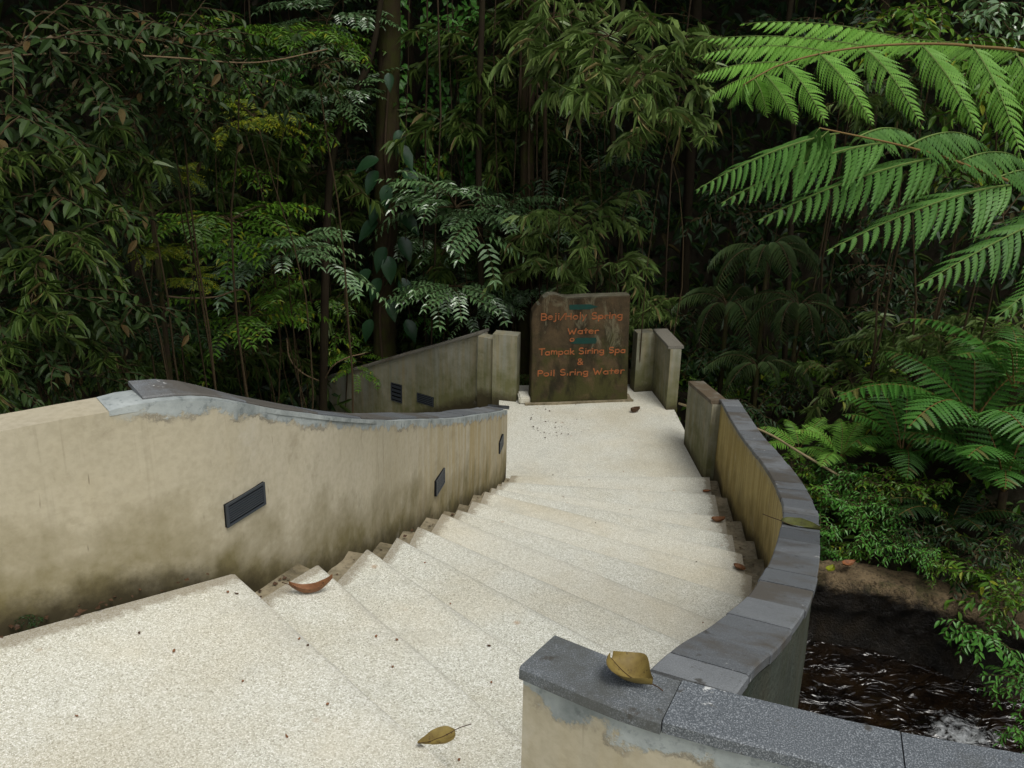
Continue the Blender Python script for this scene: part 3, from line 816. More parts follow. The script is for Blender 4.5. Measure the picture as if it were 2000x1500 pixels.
def lettering(text, u0, u1, v0, size, drift=0.0, seed=1):
    tot = sum(G[ch][1] for ch in text) - .1
    k = (u1 - u0) / (tot * size)
    rg = random.Random(seed)
    mb = MB(); x = 0; wd = .0095; words = []
    for ch in text:
        if ch == ' ': words.append(mb); mb = MB()
        jv, js = rg.uniform(-.05, .05), rg.uniform(.92, 1.06)
        for st in G[ch][0]:
            pts = [(u0 + (x + a * .98) * size * k, v0 + (b * js + jv) * size + drift * x) for a, b in st]
            for (a, b), (c, d) in zip(pts[:-1], pts[1:]):
                t_ = np.array((c - a, d - b)); L = np.linalg.norm(t_)
                if L < 1e-6: continue
                t_ /= L; nn = np.array((-t_[1], t_[0])) * wd * rg.uniform(.42, .6)
                a0 = np.array((a, b)) - t_ * wd * .3; c0 = np.array((c, d)) + t_ * wd * .3
                ring = [a0 - nn, a0 + nn, c0 + nn, c0 - nn]
                V = []
                for dep in (-.002, .0035 + rg.uniform(0, .0008)):
                    for p in ring: V.append(SU * p[0] + Vector((0, 0, p[1])) + SN * dep)
                mb.add([tuple(v) for v in V], [(4, 5, 6), (4, 6, 7), (0, 1, 5), (0, 5, 4), (1, 2, 6), (1, 6, 5), (2, 3, 7), (2, 7, 6), (3, 0, 4), (3, 4, 7)])
        x += G[ch][1]
    for w_ in words + [mb]: obj('lettering', w_.mesh('lettering', [M['orange']]), sign)
lettering('Beji/Holy Spring', .075, .845, .832, .062, seed=3)
lettering('Water', .33, .62, .690, .058, seed=4)
lettering('o', .352, .395, .618, .05, seed=12)
lettering('Tampak Siring Spa', .062, .893, .493, .058, seed=5)
lettering('&', .43, .488, .385, .056, seed=6)
lettering('Poil S,ring Water', .056, .89, .284, .058, seed=7)
for pts in ([(.333, .925), (.53, .925), (.605, .948), (.53, .972), (.333, .972)], [(.362, .600), (.40, .592), (.60, .590), (.61, .62), (.60, .648), (.42, .650), (.385, .63)]):
    bm = bmesh.new()
    f_ = bm.faces.new([bm.verts.new(SU * u + Vector((0, 0, v)) + SN * .003) for u, v in pts])
    ex = bmesh.ops.extrude_face_region(bm, geom=[f_])
    for v in [g for g in ex['geom'] if isinstance(g, bmesh.types.BMVert)]: v.co -= SN * .006
    obj('painted_arrow', bm_mesh('painted_arrow', bm, M['teal']), sign)

# ------------------------------------------------------------------ mossy ledge across the stream
lp = spline([(1.55, 6.25), (2.148, 6.034, -1.970)[:2], (2.475, 5.953, -1.970)[:2], (2.772, 5.817, -1.970)[:2], (3.165, 5.546, -1.970)[:2], (4.2, 5.05), (5.4, 4.8)], 90)[0]
dl = np.gradient(lp, axis=0); dl /= np.linalg.norm(dl, axis=1)[:, None]; nl = np.stack([-dl[:, 1], dl[:, 0]], 1)
rows = []
prof = [(.02, -2.9), (.03, -2.5), (.05, -2.3), (.01, -2.12), (-.01, -2.02), (.03, -1.96), (.12, -1.945), (.24, -1.95), (.32, -2.0), (.38, -2.5)]
prof_f = []
for (a, b), (c_, d_) in zip(prof[:-1], prof[1:]):
    for k in range(3): prof_f.append((a + (c_ - a) * k / 3, b + (d_ - b) * k / 3))
prof_f.append(prof[-1])
for i in range(90):
    for a, b in prof_f:
        p = np.array((*(lp[i] + nl[i] * a), b - .05 * smoothstep(3.0, 4.5, lp[i][0])))
        q_ = Vector(p)
        p[:2] += nl[i] * (mnoise.noise(q_ * 4) * .025 + mnoise.noise(q_ * 13) * .035 + mnoise.noise(q_ * 31) * .012)
        p[2] += mnoise.noise(q_ * 5 + Vector((7, 0, 0))) * .02 + mnoise.noise(q_ * 17) * .022 + mnoise.noise(q_ * 41) * .008
        rows.append(p)
ns = len(prof_f); T = []
for j in range(89):
    for k in range(ns - 1):
        a = j * ns + k; T += [(a, a + ns, a + ns + 1), (a, a + ns + 1, a + 1)]
o = obj('stone_ledge', mesh_np('stone_ledge', rows, T, [M['ledge']], smooth=True))
tag(o, 'rough brown mossy ledge holding back the bank on the far side of the stream', 'ledge')

# ------------------------------------------------------------------ plant building blocks
def blade(stations, fold=.12, curl=.15):
    """leaf template: length 1 along x, half width given at stations [(t, w)], tips closed"""
    V = [(0, 0, 0)]; T = []; prev = None
    for t, w in stations:
        z = -curl * t * t; b = len(V)
        V += [(t, w, z + fold * w), (t, 0, z), (t, -w, z + fold * w)]
        if prev is None: T += [(0, b + 1, b), (0, b + 2, b + 1)]
        else: T += [(prev, b + 1, b), (prev, prev + 1, b + 1), (prev + 1, b + 2, b + 1), (prev + 1, prev + 2, b + 2)]
        prev = b
    V.append((1, 0, -curl)); e = len(V) - 1
    T += [(prev, prev + 1, e), (prev + 1, prev + 2, e)]
    return np.array(V, float), np.array(T)

LEAF_OVATE = blade([(.10, .24), (.28, .45), (.5, .5), (.74, .33), (.9, .13)], .22, .2)
LEAF_LANCE = blade([(.3, .5), (.65, .36)], .25, .15)
LEAF_STRAP = blade([(.25, .5), (.6, .4)], .3, .10)
LEAF_HEART = blade([(-.05, .30), (.12, .50), (.35, .48), (.7, .24)], .15, .2)
LEAF_SIMPLE = blade([(.42, .5)], .2, .1)

def serrate(n, w0, tip=1.0, fold=.1, curl=.12, tooth=.35, power=.8):
    """feather-edged blade: n teeth on each side"""
    V = []; T = []
    for k in range(n + 1):
        t = k / n; V.append((t, 0, -curl * t * t))
    for sgn in (1, -1):
        for k in range(n):
            t0, t1 = k / n, (k + 1) / n; tm = (t0 + t1) / 2 + .35 / n
            w = w0 * (1 - tm ** 2.2) ** power * min(1, .55 + 3 * tm)
            b = len(V)
            V += [(t0 + (tm - t0) * .25, sgn * w * (1 - tooth), -curl * t0 * t0 + fold * w * .6), (tm + .25 / n, sgn * w, -curl * tm * tm + fold * w), (t1 + .05 / n, sgn * w * (1 - tooth) * .9, -curl * t1 * t1 + fold * w * .6)]
            f = [(k, b, k + 1), (b, b + 1, k + 1), (b + 1, b + 2, k + 1)]
            T += [x if sgn < 0 else x[::-1] for x in f]
    return np.array(V, float), np.array(T)

def place(tmpl, P, D, N, L, W):
    tv, tt = tmpl
    P = np.asarray(P, float); D = np.asarray(D, float); N = np.asarray(N, float)
    D = D / (np.linalg.norm(D, axis=1)[:, None] + 1e-9)
    Y = np.cross(N, D); Y /= np.linalg.norm(Y, axis=1)[:, None] + 1e-9
    Z = np.cross(D, Y)
    L = np.broadcast_to(np.asarray(L, float), (len(P),)); W = np.broadcast_to(np.asarray(W, float), (len(P),))
    V = (P[:, None] + (tv[None, :, 0] * L[:, None])[..., None] * D[:, None] + (tv[None, :, 1] * W[:, None])[..., None] * Y[:, None]
         + (tv[None, :, 2] * L[:, None])[..., None] * Z[:, None])
    T = tt[None] + (np.arange(len(P)) * len(tv))[:, None, None]
    return V.reshape(-1, 3), T.reshape(-1, 3)

def unit(v): v = np.asarray(v, float); return v / (np.linalg.norm(v) + 1e-9)

class Leaves:
    def __init__(s): s.P, s.D, s.N, s.L, s.W = [], [], [], [], []
    def add(s, p, d, n, l, w): s.P.append(p); s.D.append(d); s.N.append(n); s.L.append(l); s.W.append(w)
    def put(s, mb, tmpl, m): mb.add(*place(tmpl, s.P, s.D, s.N, s.L, s.W), m)

def droop_curve(p, d, length, sag, n=7, rg=None, wob=.05):
    p = np.array(p, float); d = unit(d); pts = [p.copy()]
    for k in range(n):
        d = unit(d + np.array((0, 0, -sag / n)) + (rg.normal(0, wob, 3) if rg is not None else 0))
        p = p + d * length / n; pts.append(p.copy())
    return np.array(pts)

def crown_dirs(rg, n, el0, el1):
    out = []
    for k in range(n):
        a = 2 * math.pi * (k + rg.uniform(-.3, .3)) / n; e = math.radians(rg.uniform(el0, el1))
        out.append(np.array((math.cos(a) * math.cos(e), math.sin(a) * math.cos(e), math.sin(e))))
    return out

def crown_pinnate(seed, nb=7, reach=.8, rach=.8, leaf=.165, wid=.050):
    """flat layered sprays of feather-compound leaves"""
    rg = np.random.default_rng(seed); mb = MB(); lv = Leaves()
    for d in crown_dirs(rg, nb, -5, 60):
        br = droop_curve((0, 0, 0), d, reach * rg.uniform(.55, 1.1), .6, 6, rg)
        mb.tube(br, np.linspace(.012, .004, len(br)), 4, 1)
        for k in range(2, len(br)):
            for sd in ((-1, 1) if k < len(br) - 1 else (-1, 0, 1)):
                if rg.random() < .15: continue
                f = unit(br[k] - br[k - 1]); lat = unit(np.cross(f, (0, 0, 1)))
                rd = unit(f * .7 + lat * sd * .9 + np.array((0, 0, rg.uniform(-.05, .3))))
                rc = droop_curve(br[k], rd, rach * rg.uniform(.6, 1.05), .55, 8, rg, .02)
                mb.tube(rc, .0028, 3, 1)
                for j in range(1, 9):
                    if j == 1: continue
                    fj = unit(rc[j] - rc[j - 1]); lj = unit(np.cross(fj, (0, 0, 1)) + rg.normal(0, .08, 3)); up = unit(np.cross(lj, fj))
                    for off in (0,):
                        b = rc[j] - (rc[j] - rc[j - 1]) * off
                        t = (j - off) / 8; ll = leaf * (1 - .45 * abs(t - .45)) * rg.uniform(.85, 1.1)
                        for s2 in (-1, 1):
                            lv.add(b, unit(fj * .45 + lj * s2 + np.array((0, 0, -.15)) + rg.normal(0, .07, 3)), unit(up + rg.normal(0, .12, 3)), ll, wid * ll / leaf)
                lv.add(rc[-1], fj, up, leaf * .8, wid * .8)
    lv.put(mb, LEAF_LANCE, 0)
    return mb

def crown_bamboo(seed, nb=7, reach=.95, leaf=.30, wid=.027):
    rg = np.random.default_rng(seed); mb = MB(); lv = Leaves()
    for d in crown_dirs(rg, nb, -10, 55):
        br = droop_curve((0, 0, 0), d, reach * rg.uniform(.6, 1.15), 1.0, 7, rg, .08)
        mb.tube(br, np.linspace(.008, .003, len(br)), 4, 1)
        for k in range(2, len(br)):
            for sd in (-1, 1, 0):
                if rg.random() < .38: continue
                f = unit(br[k] - br[k - 1]); lat = unit(np.cross(f, (0, 0, 1)))
                td = unit(f * .8 + lat * sd * .9 + rg.normal(0, .2, 3))
                tw = droop_curve(br[k], td, rg.uniform(.08, .2), .6, 3, rg)
                mb.tube(tw, .002, 3, 1)
                e = tw[-1]; nl_ = rg.integers(5, 9); ax = unit(tw[-1] - tw[-2]); la = unit(np.cross(ax, (0, 0, 1)) + rg.normal(0, .25, 3)); up = unit(np.cross(la, ax))
                for q in range(nl_):
                    a = (q - (nl_ - 1) / 2) / nl_ * 3.0 + rg.normal(0, .12)
                    dd = unit(ax * math.cos(a) + la * math.sin(a) + np.array((0, 0, -.22)) + rg.normal(0, .12, 3))
                    lv.add(e - ax * abs(a) * .03, dd, unit(up + rg.normal(0, .3, 3)), leaf * rg.uniform(.6, 1.1), wid * rg.uniform(.8, 1.2))
    lv.put(mb, LEAF_STRAP, 0)
    return mb

def crown_broad(seed, nb=11, reach=.8, leaf=.14, wid=.050, gap=.046, sag=1.0, tmpl=None, el=(-25, 60)):
    rg = np.random.default_rng(seed); mb = MB(); lv = Leaves()
    def twig(p, d, length):
        br = droop_curve(p, d, length, sag, 7, rg, .08)
        mb.tube(br, np.linspace(.007, .0025, len(br)), 4, 1)
        n = max(3, int(length / gap)); sd = 1
        for q in range(1, n + 1):
            t = q / n * (len(br) - 1); k = min(int(t), len(br) - 2); b = br[k] + (br[k + 1] - br[k]) * (t - k)
            f = unit(br[k + 1] - br[k]); lat = unit(np.cross(f, (0, 0, 1)) + rg.normal(0, .25, 3)); sd = -sd
            dd = unit(f * .55 + lat * sd * .9 + np.array((0, 0, -.4)) + rg.normal(0, .22, 3))
            nn = unit(np.array((0, 0, 1.0)) + f * .3 + rg.normal(0, .35, 3))
            ll = leaf * rg.uniform(.65, 1.1)
            lv.add(b, dd, nn, ll, wid * ll / leaf)
        return br
    for d in crown_dirs(rg, nb, *el):
        br = twig((0, 0, 0), d, reach * rg.uniform(.6, 1.1))
        for k in (3, 5):
            f = unit(br[k] - br[k - 1]); lat = unit(np.cross(f, (0, 0, 1))) * rg.choice((-1, 1))
            twig(br[k], f * .5 + lat + rg.normal(0, .2, 3), reach * .55 * rg.uniform(.6, 1))
    lv.put(mb, tmpl or LEAF_OVATE, 0)
    return mb

def crown_curtain(seed, n=9, width=.9, length=1.5, leaf=.085):
    """creeper strands hanging straight down with heart leaves"""
    rg = np.random.default_rng(seed); mb = MB(); lv = Leaves()
    for k in range(n):
        x = rg.uniform(-width / 2, width / 2); y = rg.uniform(-.15, .15); top = rg.uniform(.45, 1) * length * .5; L_ = length * rg.uniform(.6, 1)
        pts = np.array([(x + .03 * math.sin(j * .9 + k), y + .03 * math.cos(j * 1.1 + k), top - L_ * j / 10) for j in range(11)])
        mb.tube(pts, .003, 3, 1)
        sd = 1
        for q in range(int(L_ / .045)):
            t = (q + .5) / (L_ / .045) * 10; j = min(int(t), 9); b = pts[j] + (pts[j + 1] - pts[j]) * (t - j); sd = -sd
            a = rg.uniform(0, math.pi) * sd
            o_ = np.array((math.cos(a) * .8, -abs(math.sin(a)) * .7, -.65))
            lv.add(b + o_ * .03, o_ + rg.normal(0, .2, 3), unit(np.array((o_[0] * .5, -.6, .7)) + rg.normal(0, .25, 3)), leaf * rg.uniform(.55, 1.15), leaf * rg.uniform(.7, .95))
    lv.put(mb, LEAF_HEART, 0)
    return mb

def crown_canopy(seed, n=1500, rx=2.6, rz=1.1, leaf=.42):
    rg = np.random.default_rng(seed); mb = MB()
    P = rg.normal(0, 1, (n, 3)); P /= np.linalg.norm(P, axis=1)[:, None]; P *= (rg.random(n) ** (1 / 2.4))[:, None] * np.array((rx, rx, rz))
    P[:, 2] += .35 * np.sin(P[:, 0] * 2.1 + seed) * np.cos(P[:, 1] * 2.4)
    D = P / np.array((rx, rx, rz)) + rg.normal(0, .6, (n, 3)); D[:, 2] -= .4
    N = rg.normal(0, .45, (n, 3)) + np.array((0, 0, 1))
    L = leaf * rg.uniform(.6, 1.2, n)
    mb.add(*place(LEAF_SIMPLE, P, D, N, L, L * .5), 0)
    for d in crown_dirs(rg, 7, -10, 50):
        br = droop_curve((0, 0, -rz * .7), d * np.array((1, 1, .6)), rx * .9, .2, 6, rg)
        mb.tube(br, np.linspace(.06, .012, len(br)), 5, 1)
    return mb

def fern_frond(seed, length=1.0, pairs=20, sag=.95, pin=.24, rise=58, cut=10):
    """one arching frond along +X, pinnae cut into teeth"""
    rg = np.random.default_rng(seed); mb = MB()
    e = math.radians(rise)
    rc = droop_curve((0, 0, 0), (math.cos(e), 0, math.sin(e)), length, sag * 1.5, 14, rg, .012)
    mb.tube(rc, np.linspace(.008, .002, len(rc)) * length, 4, 1)
    P, D, N, L, W = [], [], [], [], []
    for k in range(pairs):
        t = (.16 + .84 * k / (pairs - 1)); x = t * 14; j = min(int(x), 13); b = rc[j] + (rc[j + 1] - rc[j]) * (x - j)
        f = unit(rc[j + 1] - rc[j]); lat = unit(np.cross(f, (0, 0, 1))); up = unit(np.cross(lat, f))
        ll = pin * length * min(1, .45 + 2.2 * (t - .1)) * (1 - t ** 3.2) ** .8 + .012 * length
        for sd in (-1, 1):
            P.append(b); D.append(unit(f * .42 + lat * sd + up * -.18 + rg.normal(0, .05, 3))); N.append(up + rg.normal(0, .1, 3)); L.append(ll * rg.uniform(.9, 1.08)); W.append(length * .042)
    mb.add(*place(serrate(cut, .5, curl=.16, tooth=.45), P, D, N, L, W), 0)
    return mb

def palm_frond(seed, length=1.3, pairs=19):
    rg = np.random.default_rng(seed); mb = MB()
    rc = droop_curve((0, 0, 0), (math.cos(.9), 0, math.sin(.9)), length, 2.3, 14, rg, .012)
    mb.tube(rc, np.linspace(.012, .003, len(rc)), 4, 1)
    lv = Leaves()
    for k in range(pairs):
        t = .2 + .8 * k / (pairs - 1); x = t * 14; j = min(int(x), 13); b = rc[j] + (rc[j + 1] - rc[j]) * (x - j)
        f = unit(rc[j + 1] - rc[j]); lat = unit(np.cross(f, (0, 0, 1)) + 1e-4); up = unit(np.cross(lat, f))
        ll = .36 * (1 - .55 * t ** 2.5) * min(1, .5 + 2 * (t - .15)) * rg.uniform(.88, 1.08)
        for sd in (-1, 1):
            lv.add(b, unit(f * .55 + lat * sd * 1.1 + np.array((0, 0, -.35)) + rg.normal(0, .05, 3)), unit(up + lat * sd * .3), ll, .019)
    lv.put(mb, blade([(.25, .5), (.65, .42)], .3, .45), 0)
    return mb

def pinna(seed, n=22, length=.5, droop=.22, lw=.128):
    """a pinna of the near tree fern: midrib along +X, toothed pinnules both sides"""
    rg = np.random.default_rng(seed); mb = MB()
    t = np.linspace(0, 1, 16)
    rc = np.stack([t * length, .02 * length * np.sin(t * 3), -droop * length * t ** 2.2], 1)
    mb.tube(rc, np.linspace(.0028, .0008, 16), 4, 1)
    P, D, N, L, W, SD = [], [], [], [], [], []
    for k in range(n):
        s_ = .035 + .95 * (k / (n - 1)); x = s_ * 15; j = min(int(x), 14); b = rc[j] + (rc[j + 1] - rc[j]) * (x - j)
        f = unit(rc[j + 1] - rc[j]); lat = np.array((0, 1.0, 0)); up = unit(np.cross(f, lat))
        ll = lw * (min(1, .7 + 1.4 * s_) * (1 - s_ ** 1.7) ** .8 + .05)
        for sd in (-1, 1):
            if rg.random() < .02: continue
            SD.append(sd); P.append(b); D.append(unit(f * .5 + lat * sd * 1.0 - up * .38 + rg.normal(0, .08, 3))); N.append(unit(up + lat * sd * .6 + rg.normal(0, .05, 3)))
            L.append(ll * rg.uniform(.82, 1.08)); W.append(.0245 * (.45 + .55 * ll / lw))
    tv, tt = serrate(10, .5, curl=.34, tooth=.42, fold=-.2, power=.75)
    P, D, N, L, W = map(np.array, (P, D, N, L, W)); sgn = np.array(SD)
    for sd in (-1, 1):
        v2 = tv.copy(); v2[:, 1] -= sd * .75 * v2[:, 0] ** 2
        k = sgn == sd
        mb.add(*place((v2, tt), P[k], D[k], N[k], L[k], W[k]), 0)
    return mb

PROTO = {}
def proto(key, mb, leaf_mat, wood='twig'):
    PROTO[key] = mb.mesh(key, [M[leaf_mat], M[wood]])
for k in range(3):
    proto(f'pinnate{k}', crown_pinnate(100 + k), 'leaf_mid')
    proto(f'bamboo{k}', crown_bamboo(200 + k), 'leaf_bamboo')
    proto(f'broad{k}', crown_broad(300 + k), 'leaf_grey')
    proto(f'small{k}', crown_broad(400 + k, 12, .52, .105, .038, .036, .7, LEAF_LANCE), 'leaf_bright')
for k in range(2):
    proto(f'curtain{k}', crown_curtain(500 + k), 'leaf_mid')
    proto(f'canopy{k}', crown_canopy(600 + k), 'leaf_dark', 'bark')
    proto(f'frond{k}', fern_frond(700 + k), 'fern_dark', 'rachis')
    proto(f'palm{k}', palm_frond(800 + k), 'leaf_palm', 'twig')

def recolour(o, mat):
    o.material_slots[0].link = 'OBJECT'; o.material_slots[0].material = M[mat]

def seen_at(c):
    v = cam.matrix_world.inverted() @ Vector(c)
    return 1000 + 1950 * v.x / -v.z, 750 - 1950 * v.y / -v.z
def pick(table, x):
    return next(w for lim, w in table if x < lim)
COLS = [(110, 'at the far left edge'), (230, 'above the bare wall top'), (370, 'above the start of the slates'), (470, 'left of the yellow sprigs'), (560, 'among the yellow sprigs'), (625, 'just left of the slim sapling'), (735, 'between sapling and mossy trunk'), (860, 'right of the mossy trunk'), (950, 'by the thin dark trunk'), (1035, 'left of the sign'), (1130, 'above the sign, left half'), (1240, 'above the sign, right half'), (1400, 'right of the sign'), (1560, 'by the palms'), (1700, 'right of the palms'), (1850, 'behind the fern fronds'), (9999, 'near the right edge')]
ROWS = [(95, 'at the top'), (170, 'near the top'), (260, 'high up'), (360, 'above mid height'), (470, 'at mid height'), (590, 'below mid height'), (9999, 'low down')]
def place_words(c):
    x, y = seen_at(c); return pick(COLS, x) + ', ' + pick(ROWS, y)
def where_bank(c):
    x, y = seen_at(c)
    return pick([(1575, 'against the coping'), (1615, 'a hand from the coping'), (1655, 'left of the bank centre'), (1700, 'at the bank centre'), (1740, 'under the green fern'), (9999, 'beneath the big ferns')], x) + ', ' + pick([(935, 'topmost'), (975, 'in the upper row'), (1015, 'in the middle row'), (1055, 'in the lower row'), (9999, 'hanging over the ledge')], y)
def stem_curve(root, top, bend, seed):
    rg = random.Random(seed); r = Vector(root); t = Vector(top); d = t - r
    side = Vector((rg.uniform(-1, 1), rg.uniform(-.15, .5), 0)) * bend * d.length
    return [tuple(r + d * k + side * (4 * k * (1 - k)) * (1 if k < .8 else .8) + Vector((rg.uniform(-1, 1), rg.uniform(-1, 1), 0)) * .012) for k in np.linspace(0, 1, 9)]

def root_below(c, back=.45):
    x, y, z = c
    for dy in np.linspace(back, -.3, 12):
        g = gz(x, y + dy)
        if g < z - .12: return (x, y + dy, g - .04)
    return (x, y - .3, z - .35)

def shrub(name, kind, c, scale, rz, tint, label, cat, group=None, r0=.016, bend=.08, tilt=0.0, wood='twig', seed=None):
    seed = seed if seed is not None else int(abs(c[0] * 977 + c[2] * 131 + c[1] * 37))
    root = root_below(c)
    t = empty(name, root, label, cat, group)
    pts = np.array(stem_curve(root, c, bend, seed)) - np.array(root)
    mb = MB(); mb.tube(pts, np.linspace(r0, r0 * .45, 9) * .75, 6)
    obj('stem', mb.mesh('stem', [M[wood]], True), t)
    f = obj('foliage', PROTO[kind], t)
    f.location = Vector(c) - Vector(root); f.scale = (scale, scale, scale * random.Random(seed).uniform(.85, 1.05)); f.rotation_euler = (tilt, 0, rz)
    if tint: recolour(f, tint)
    return t

def rosette(name, kinds, c, n, scale, spread, tint, label, cat, group=None, seed=0, part='frond', face=None, arc_deg=360):
    """fern or palm: fronds round a short crown, each frond an object"""
    rg = random.Random(seed)
    g = gz(c[0], c[1]); rootz = min(g - .03, c[2] - .05)
    t = empty(name, (c[0], c[1], rootz), label, cat, group)
    mb = MB(); hgt = c[2] - rootz
    mb.tube([(0, 0, 0), (.01, 0, hgt * .5), (0, 0, hgt)], [.03 * scale + .01, .027 * scale + .008, .025 * scale + .006], 7)
    obj('stem', mb.mesh('stem', [M['bark_mossy']], True), t)
    for k in range(n):
        f = obj(part, PROTO[kinds[k % len(kinds)]], t)
        a = (2 * math.pi * k / n if arc_deg == 360 else math.radians(-arc_deg / 2 + arc_deg * k / max(1, n - 1))) + (face or 0) + rg.uniform(-.2, .2)
        s = scale * rg.uniform(.75, 1.1)
        f.location = (0, 0, hgt); f.rotation_euler = (rg.uniform(-.2, .2), rg.uniform(-spread, spread), a); f.scale = (s, s, s)
        if tint: recolour(f, tint)
    return t

# ------------------------------------------------------------------ tall trees: trunks in view, crowns above the frame shade the slope
def tree(name, pts, r0, r1, crown, label, group=None, bark='bark', sides=10, lumps=.12, crown_scale=1.0, seed=0):
    base = (pts[0][0], pts[0][1], gz(pts[0][0], pts[0][1]) - .1)
    t = empty(name, base, label, 'tree', group)
    P, _ = spline([base] + [tuple(p) for p in pts[1:]], 40)
    V, T = tube(P - np.array(base), np.linspace(r0, r1, 40), sides)
    ctr = np.repeat(P - np.array(base), sides, 0)
    k = np.array([1 + lumps * mnoise.noise(Vector((v[0] * 6, v[1] * 6, v[2] * 2.2 + seed))) + lumps * .6 * mnoise.noise(Vector((v[0] * 18, v[1] * 18, v[2] * 5))) for v in V])
    V = ctr + (V - ctr) * k[:, None]
    obj('trunk', mesh_np('trunk', V, T, [M[bark]], smooth=True), t)
    if crown:
        f = obj('crown', PROTO[crown], t); f.location = Vector(P[-1]) - Vector(base) + Vector((0, 0, .3)); f.scale = (crown_scale,) * 3; f.rotation_euler.z = seed * 1.3
    return t

t1 = tree('tree', [(-1.416, 10.300, -2.121), (-1.354, 10.250, -0.737), (-1.304, 10.300, 0.561), (-1.268, 10.350, 1.763), (-1.2, 10.3, 5.2)], .135, .10, 'canopy0', 'thick mossy trunk draped with large climbing leaves, left of the sign', bark='bark_mossy', seed=1, crown_scale=.6)
tree('tree', [(0.106, 10.100, -1.441), (0.107, 10.100, -0.146), (0.097, 10.150, 1.089), (0.094, 10.200, 1.787), (.2, 10.2, 5.6)], .075, .06, 'canopy1', 'dark trunk wrapped in hanging roots directly behind the sign', bark='bark_mossy', seed=2, crown_scale=.6)
tree('tree', [(-0.252, 9.900, -1.279), (-0.357, 9.800, -0.205), (-0.366, 9.800, 0.865), (-0.346, 9.800, 1.771), (-.3, 9.8, 5.0)], .035, .025, 'canopy0', 'thin dark straight trunk between the mossy trunk and the sign', seed=3, crown_scale=.4)
tree('tree', [(1.281, 10.200, -1.220), (1.043, 10.100, -0.230), (0.920, 10.000, 0.732), (0.949, 10.000, 1.621), (1.2, 10.0, 4.8)], .03, .022, 'canopy1', 'slender leaning trunk rising behind the right edge of the sign', seed=4, crown_scale=.4)
tree('tree', [(-2.043, 9.900, -2.003), (-1.923, 9.800, -1.178), (-1.851, 9.800, -0.236), (-1.763, 9.800, 0.408), (-1.575, 9.900, 0.881), (-1.352, 10.000, 1.484), (-1.1, 10.2, 3.4)], .05, .022, 'canopy0', 'slim bending sapling with a pale bare stem left of the mossy trunk', seed=5, crown_scale=.3)
tree('tree', [(2.953, 10.200, -1.409), (2.824, 10.400, 0.381), (2.655, 10.500, 1.843), (3.1, 10.6, 5.2)], .03, .025, 'canopy1', 'thin trunk in deep shade behind the drooping palms', seed=6)
for k, (x, y, z, cs) in enumerate([(-4.4, 6.2, 4.6, 1.0), (-3.6, 8.6, 4.9, 1.1), (-5.4, 10.5, 6.0, 1.2), (-2.8, 12.6, 6.4, 1.1), (-.4, 13.2, 6.6, 1.1), (2.0, 13.0, 6.4, 1.1), (4.4, 12.4, 6.2, 1.1), (6.6, 10.4, 6.0, 1.1), (-5.6, 3.6, 5.0, 1.0), (3.6, 10.9, 5.4, .9), (1.8, 11.6, 5.4, .9), (-1.4, 11.8, 5.6, .9)]):
    tree('tree', [(x + .3, y + .2, 0), (x + .15, y + .1, 1.5), (x, y, z)], .065, .045, f'canopy{k % 2}', 'forest tree on the dark slope whose crown closes above the view', 'forest trees with crowns above the view', seed=10 + k, crown_scale=cs)

# big climbing leaves on the mossy trunk: one climber, each leaf a part
cl = empty('climber', (t1.location.x, t1.location.y - .15, t1.location.z), 'climber with big glossy drooping leaves hugging the mossy trunk', 'climber')
cb = np.array(cl.location)
P_, _ = spline([(-1.385, 10.150, -2.096), (-1.405, 10.130, -1.259), (-1.280, 10.130, -0.442), (-1.316, 10.150, 0.326), (-1.265, 10.200, 1.059)], 30)
mb = MB(); mb.tube(np.vstack([[(0, 0, 0)], P_ - cb]), .014, 5); obj('stem', mb.mesh('stem', [M['vine']], True), cl)
big_leaf = mesh_np('leaf', *blade([(.04, .20), (.16, .40), (.34, .5), (.55, .43), (.76, .25), (.9, .1)], .22, .25), [M['leaf_climber']], smooth=True)
def oriented(o, p, d, n, sx, sy=None, sz=None):
    d = Vector(d).normalized(); y = Vector(n).cross(d).normalized(); z = d.cross(y)
    m = Matrix((d, y, z)).transposed()
    o.location = p; o.rotation_euler = m.to_euler(); o.scale = (sx, sy or sx, sz or sx)
for (px, s, d) in [((-1.448, 9.980, 0.255), .27, (-.9, -.3, -.35)), ((-1.419, 9.960, 0.099), .26, (-.5, -.3, -.8)), ((-1.278, 9.900, -0.030), .24, (-.1, -.3, -1)), ((-1.391, 9.950, -0.203), .27, (-.5, -.3, -.9)), ((-1.462, 9.950, -0.384), .28, (-.75, -.2, -.6)), ((-1.351, 9.950, -0.670), .27, (-.45, -.3, -.9)), ((-1.100, 9.950, 0.355), .26, (.6, -.3, -.8)), ((-1.053, 9.950, 0.133), .27, (.6, -.2, -.7)), ((-1.085, 9.950, -0.299), .28, (.75, -.3, -.6)), ((-1.115, 9.950, -0.560), .26, (.5, -.3, -.9)), ((-1.272, 9.920, -0.767), .28, (.1, -.3, -1)), ((-1.412, 9.950, -0.991), .26, (-.5, -.3, -.9)), ((-1.123, 9.950, -0.985), .26, (.55, -.3, -.9)), ((-1.252, 9.900, -1.191), .24, (.3, -.3, -1)), ((-1.241, 10.000, 1.046), .17, (.1, -.4, -1)), ((-1.529, 9.950, -0.886), .25, (-.7, -.2, -.7)), ((-1.503, 9.950, -1.431), .25, (-.4, -.2, -.9)), ((-1.153, 10.000, 0.496), .22, (.2, -.3, -1)), ((-1.077, 9.950, -1.422), .25, (.5, -.3, -.9))]:
    o = obj('leaf', big_leaf, cl); d = Vector(d); n = Vector((d.x * .4, -.75, .75))
    s *= 1.05; oriented(o, Vector(px) - Vector(cb) - d.normalized() * s * .35, d, n, s, s * .55, s)

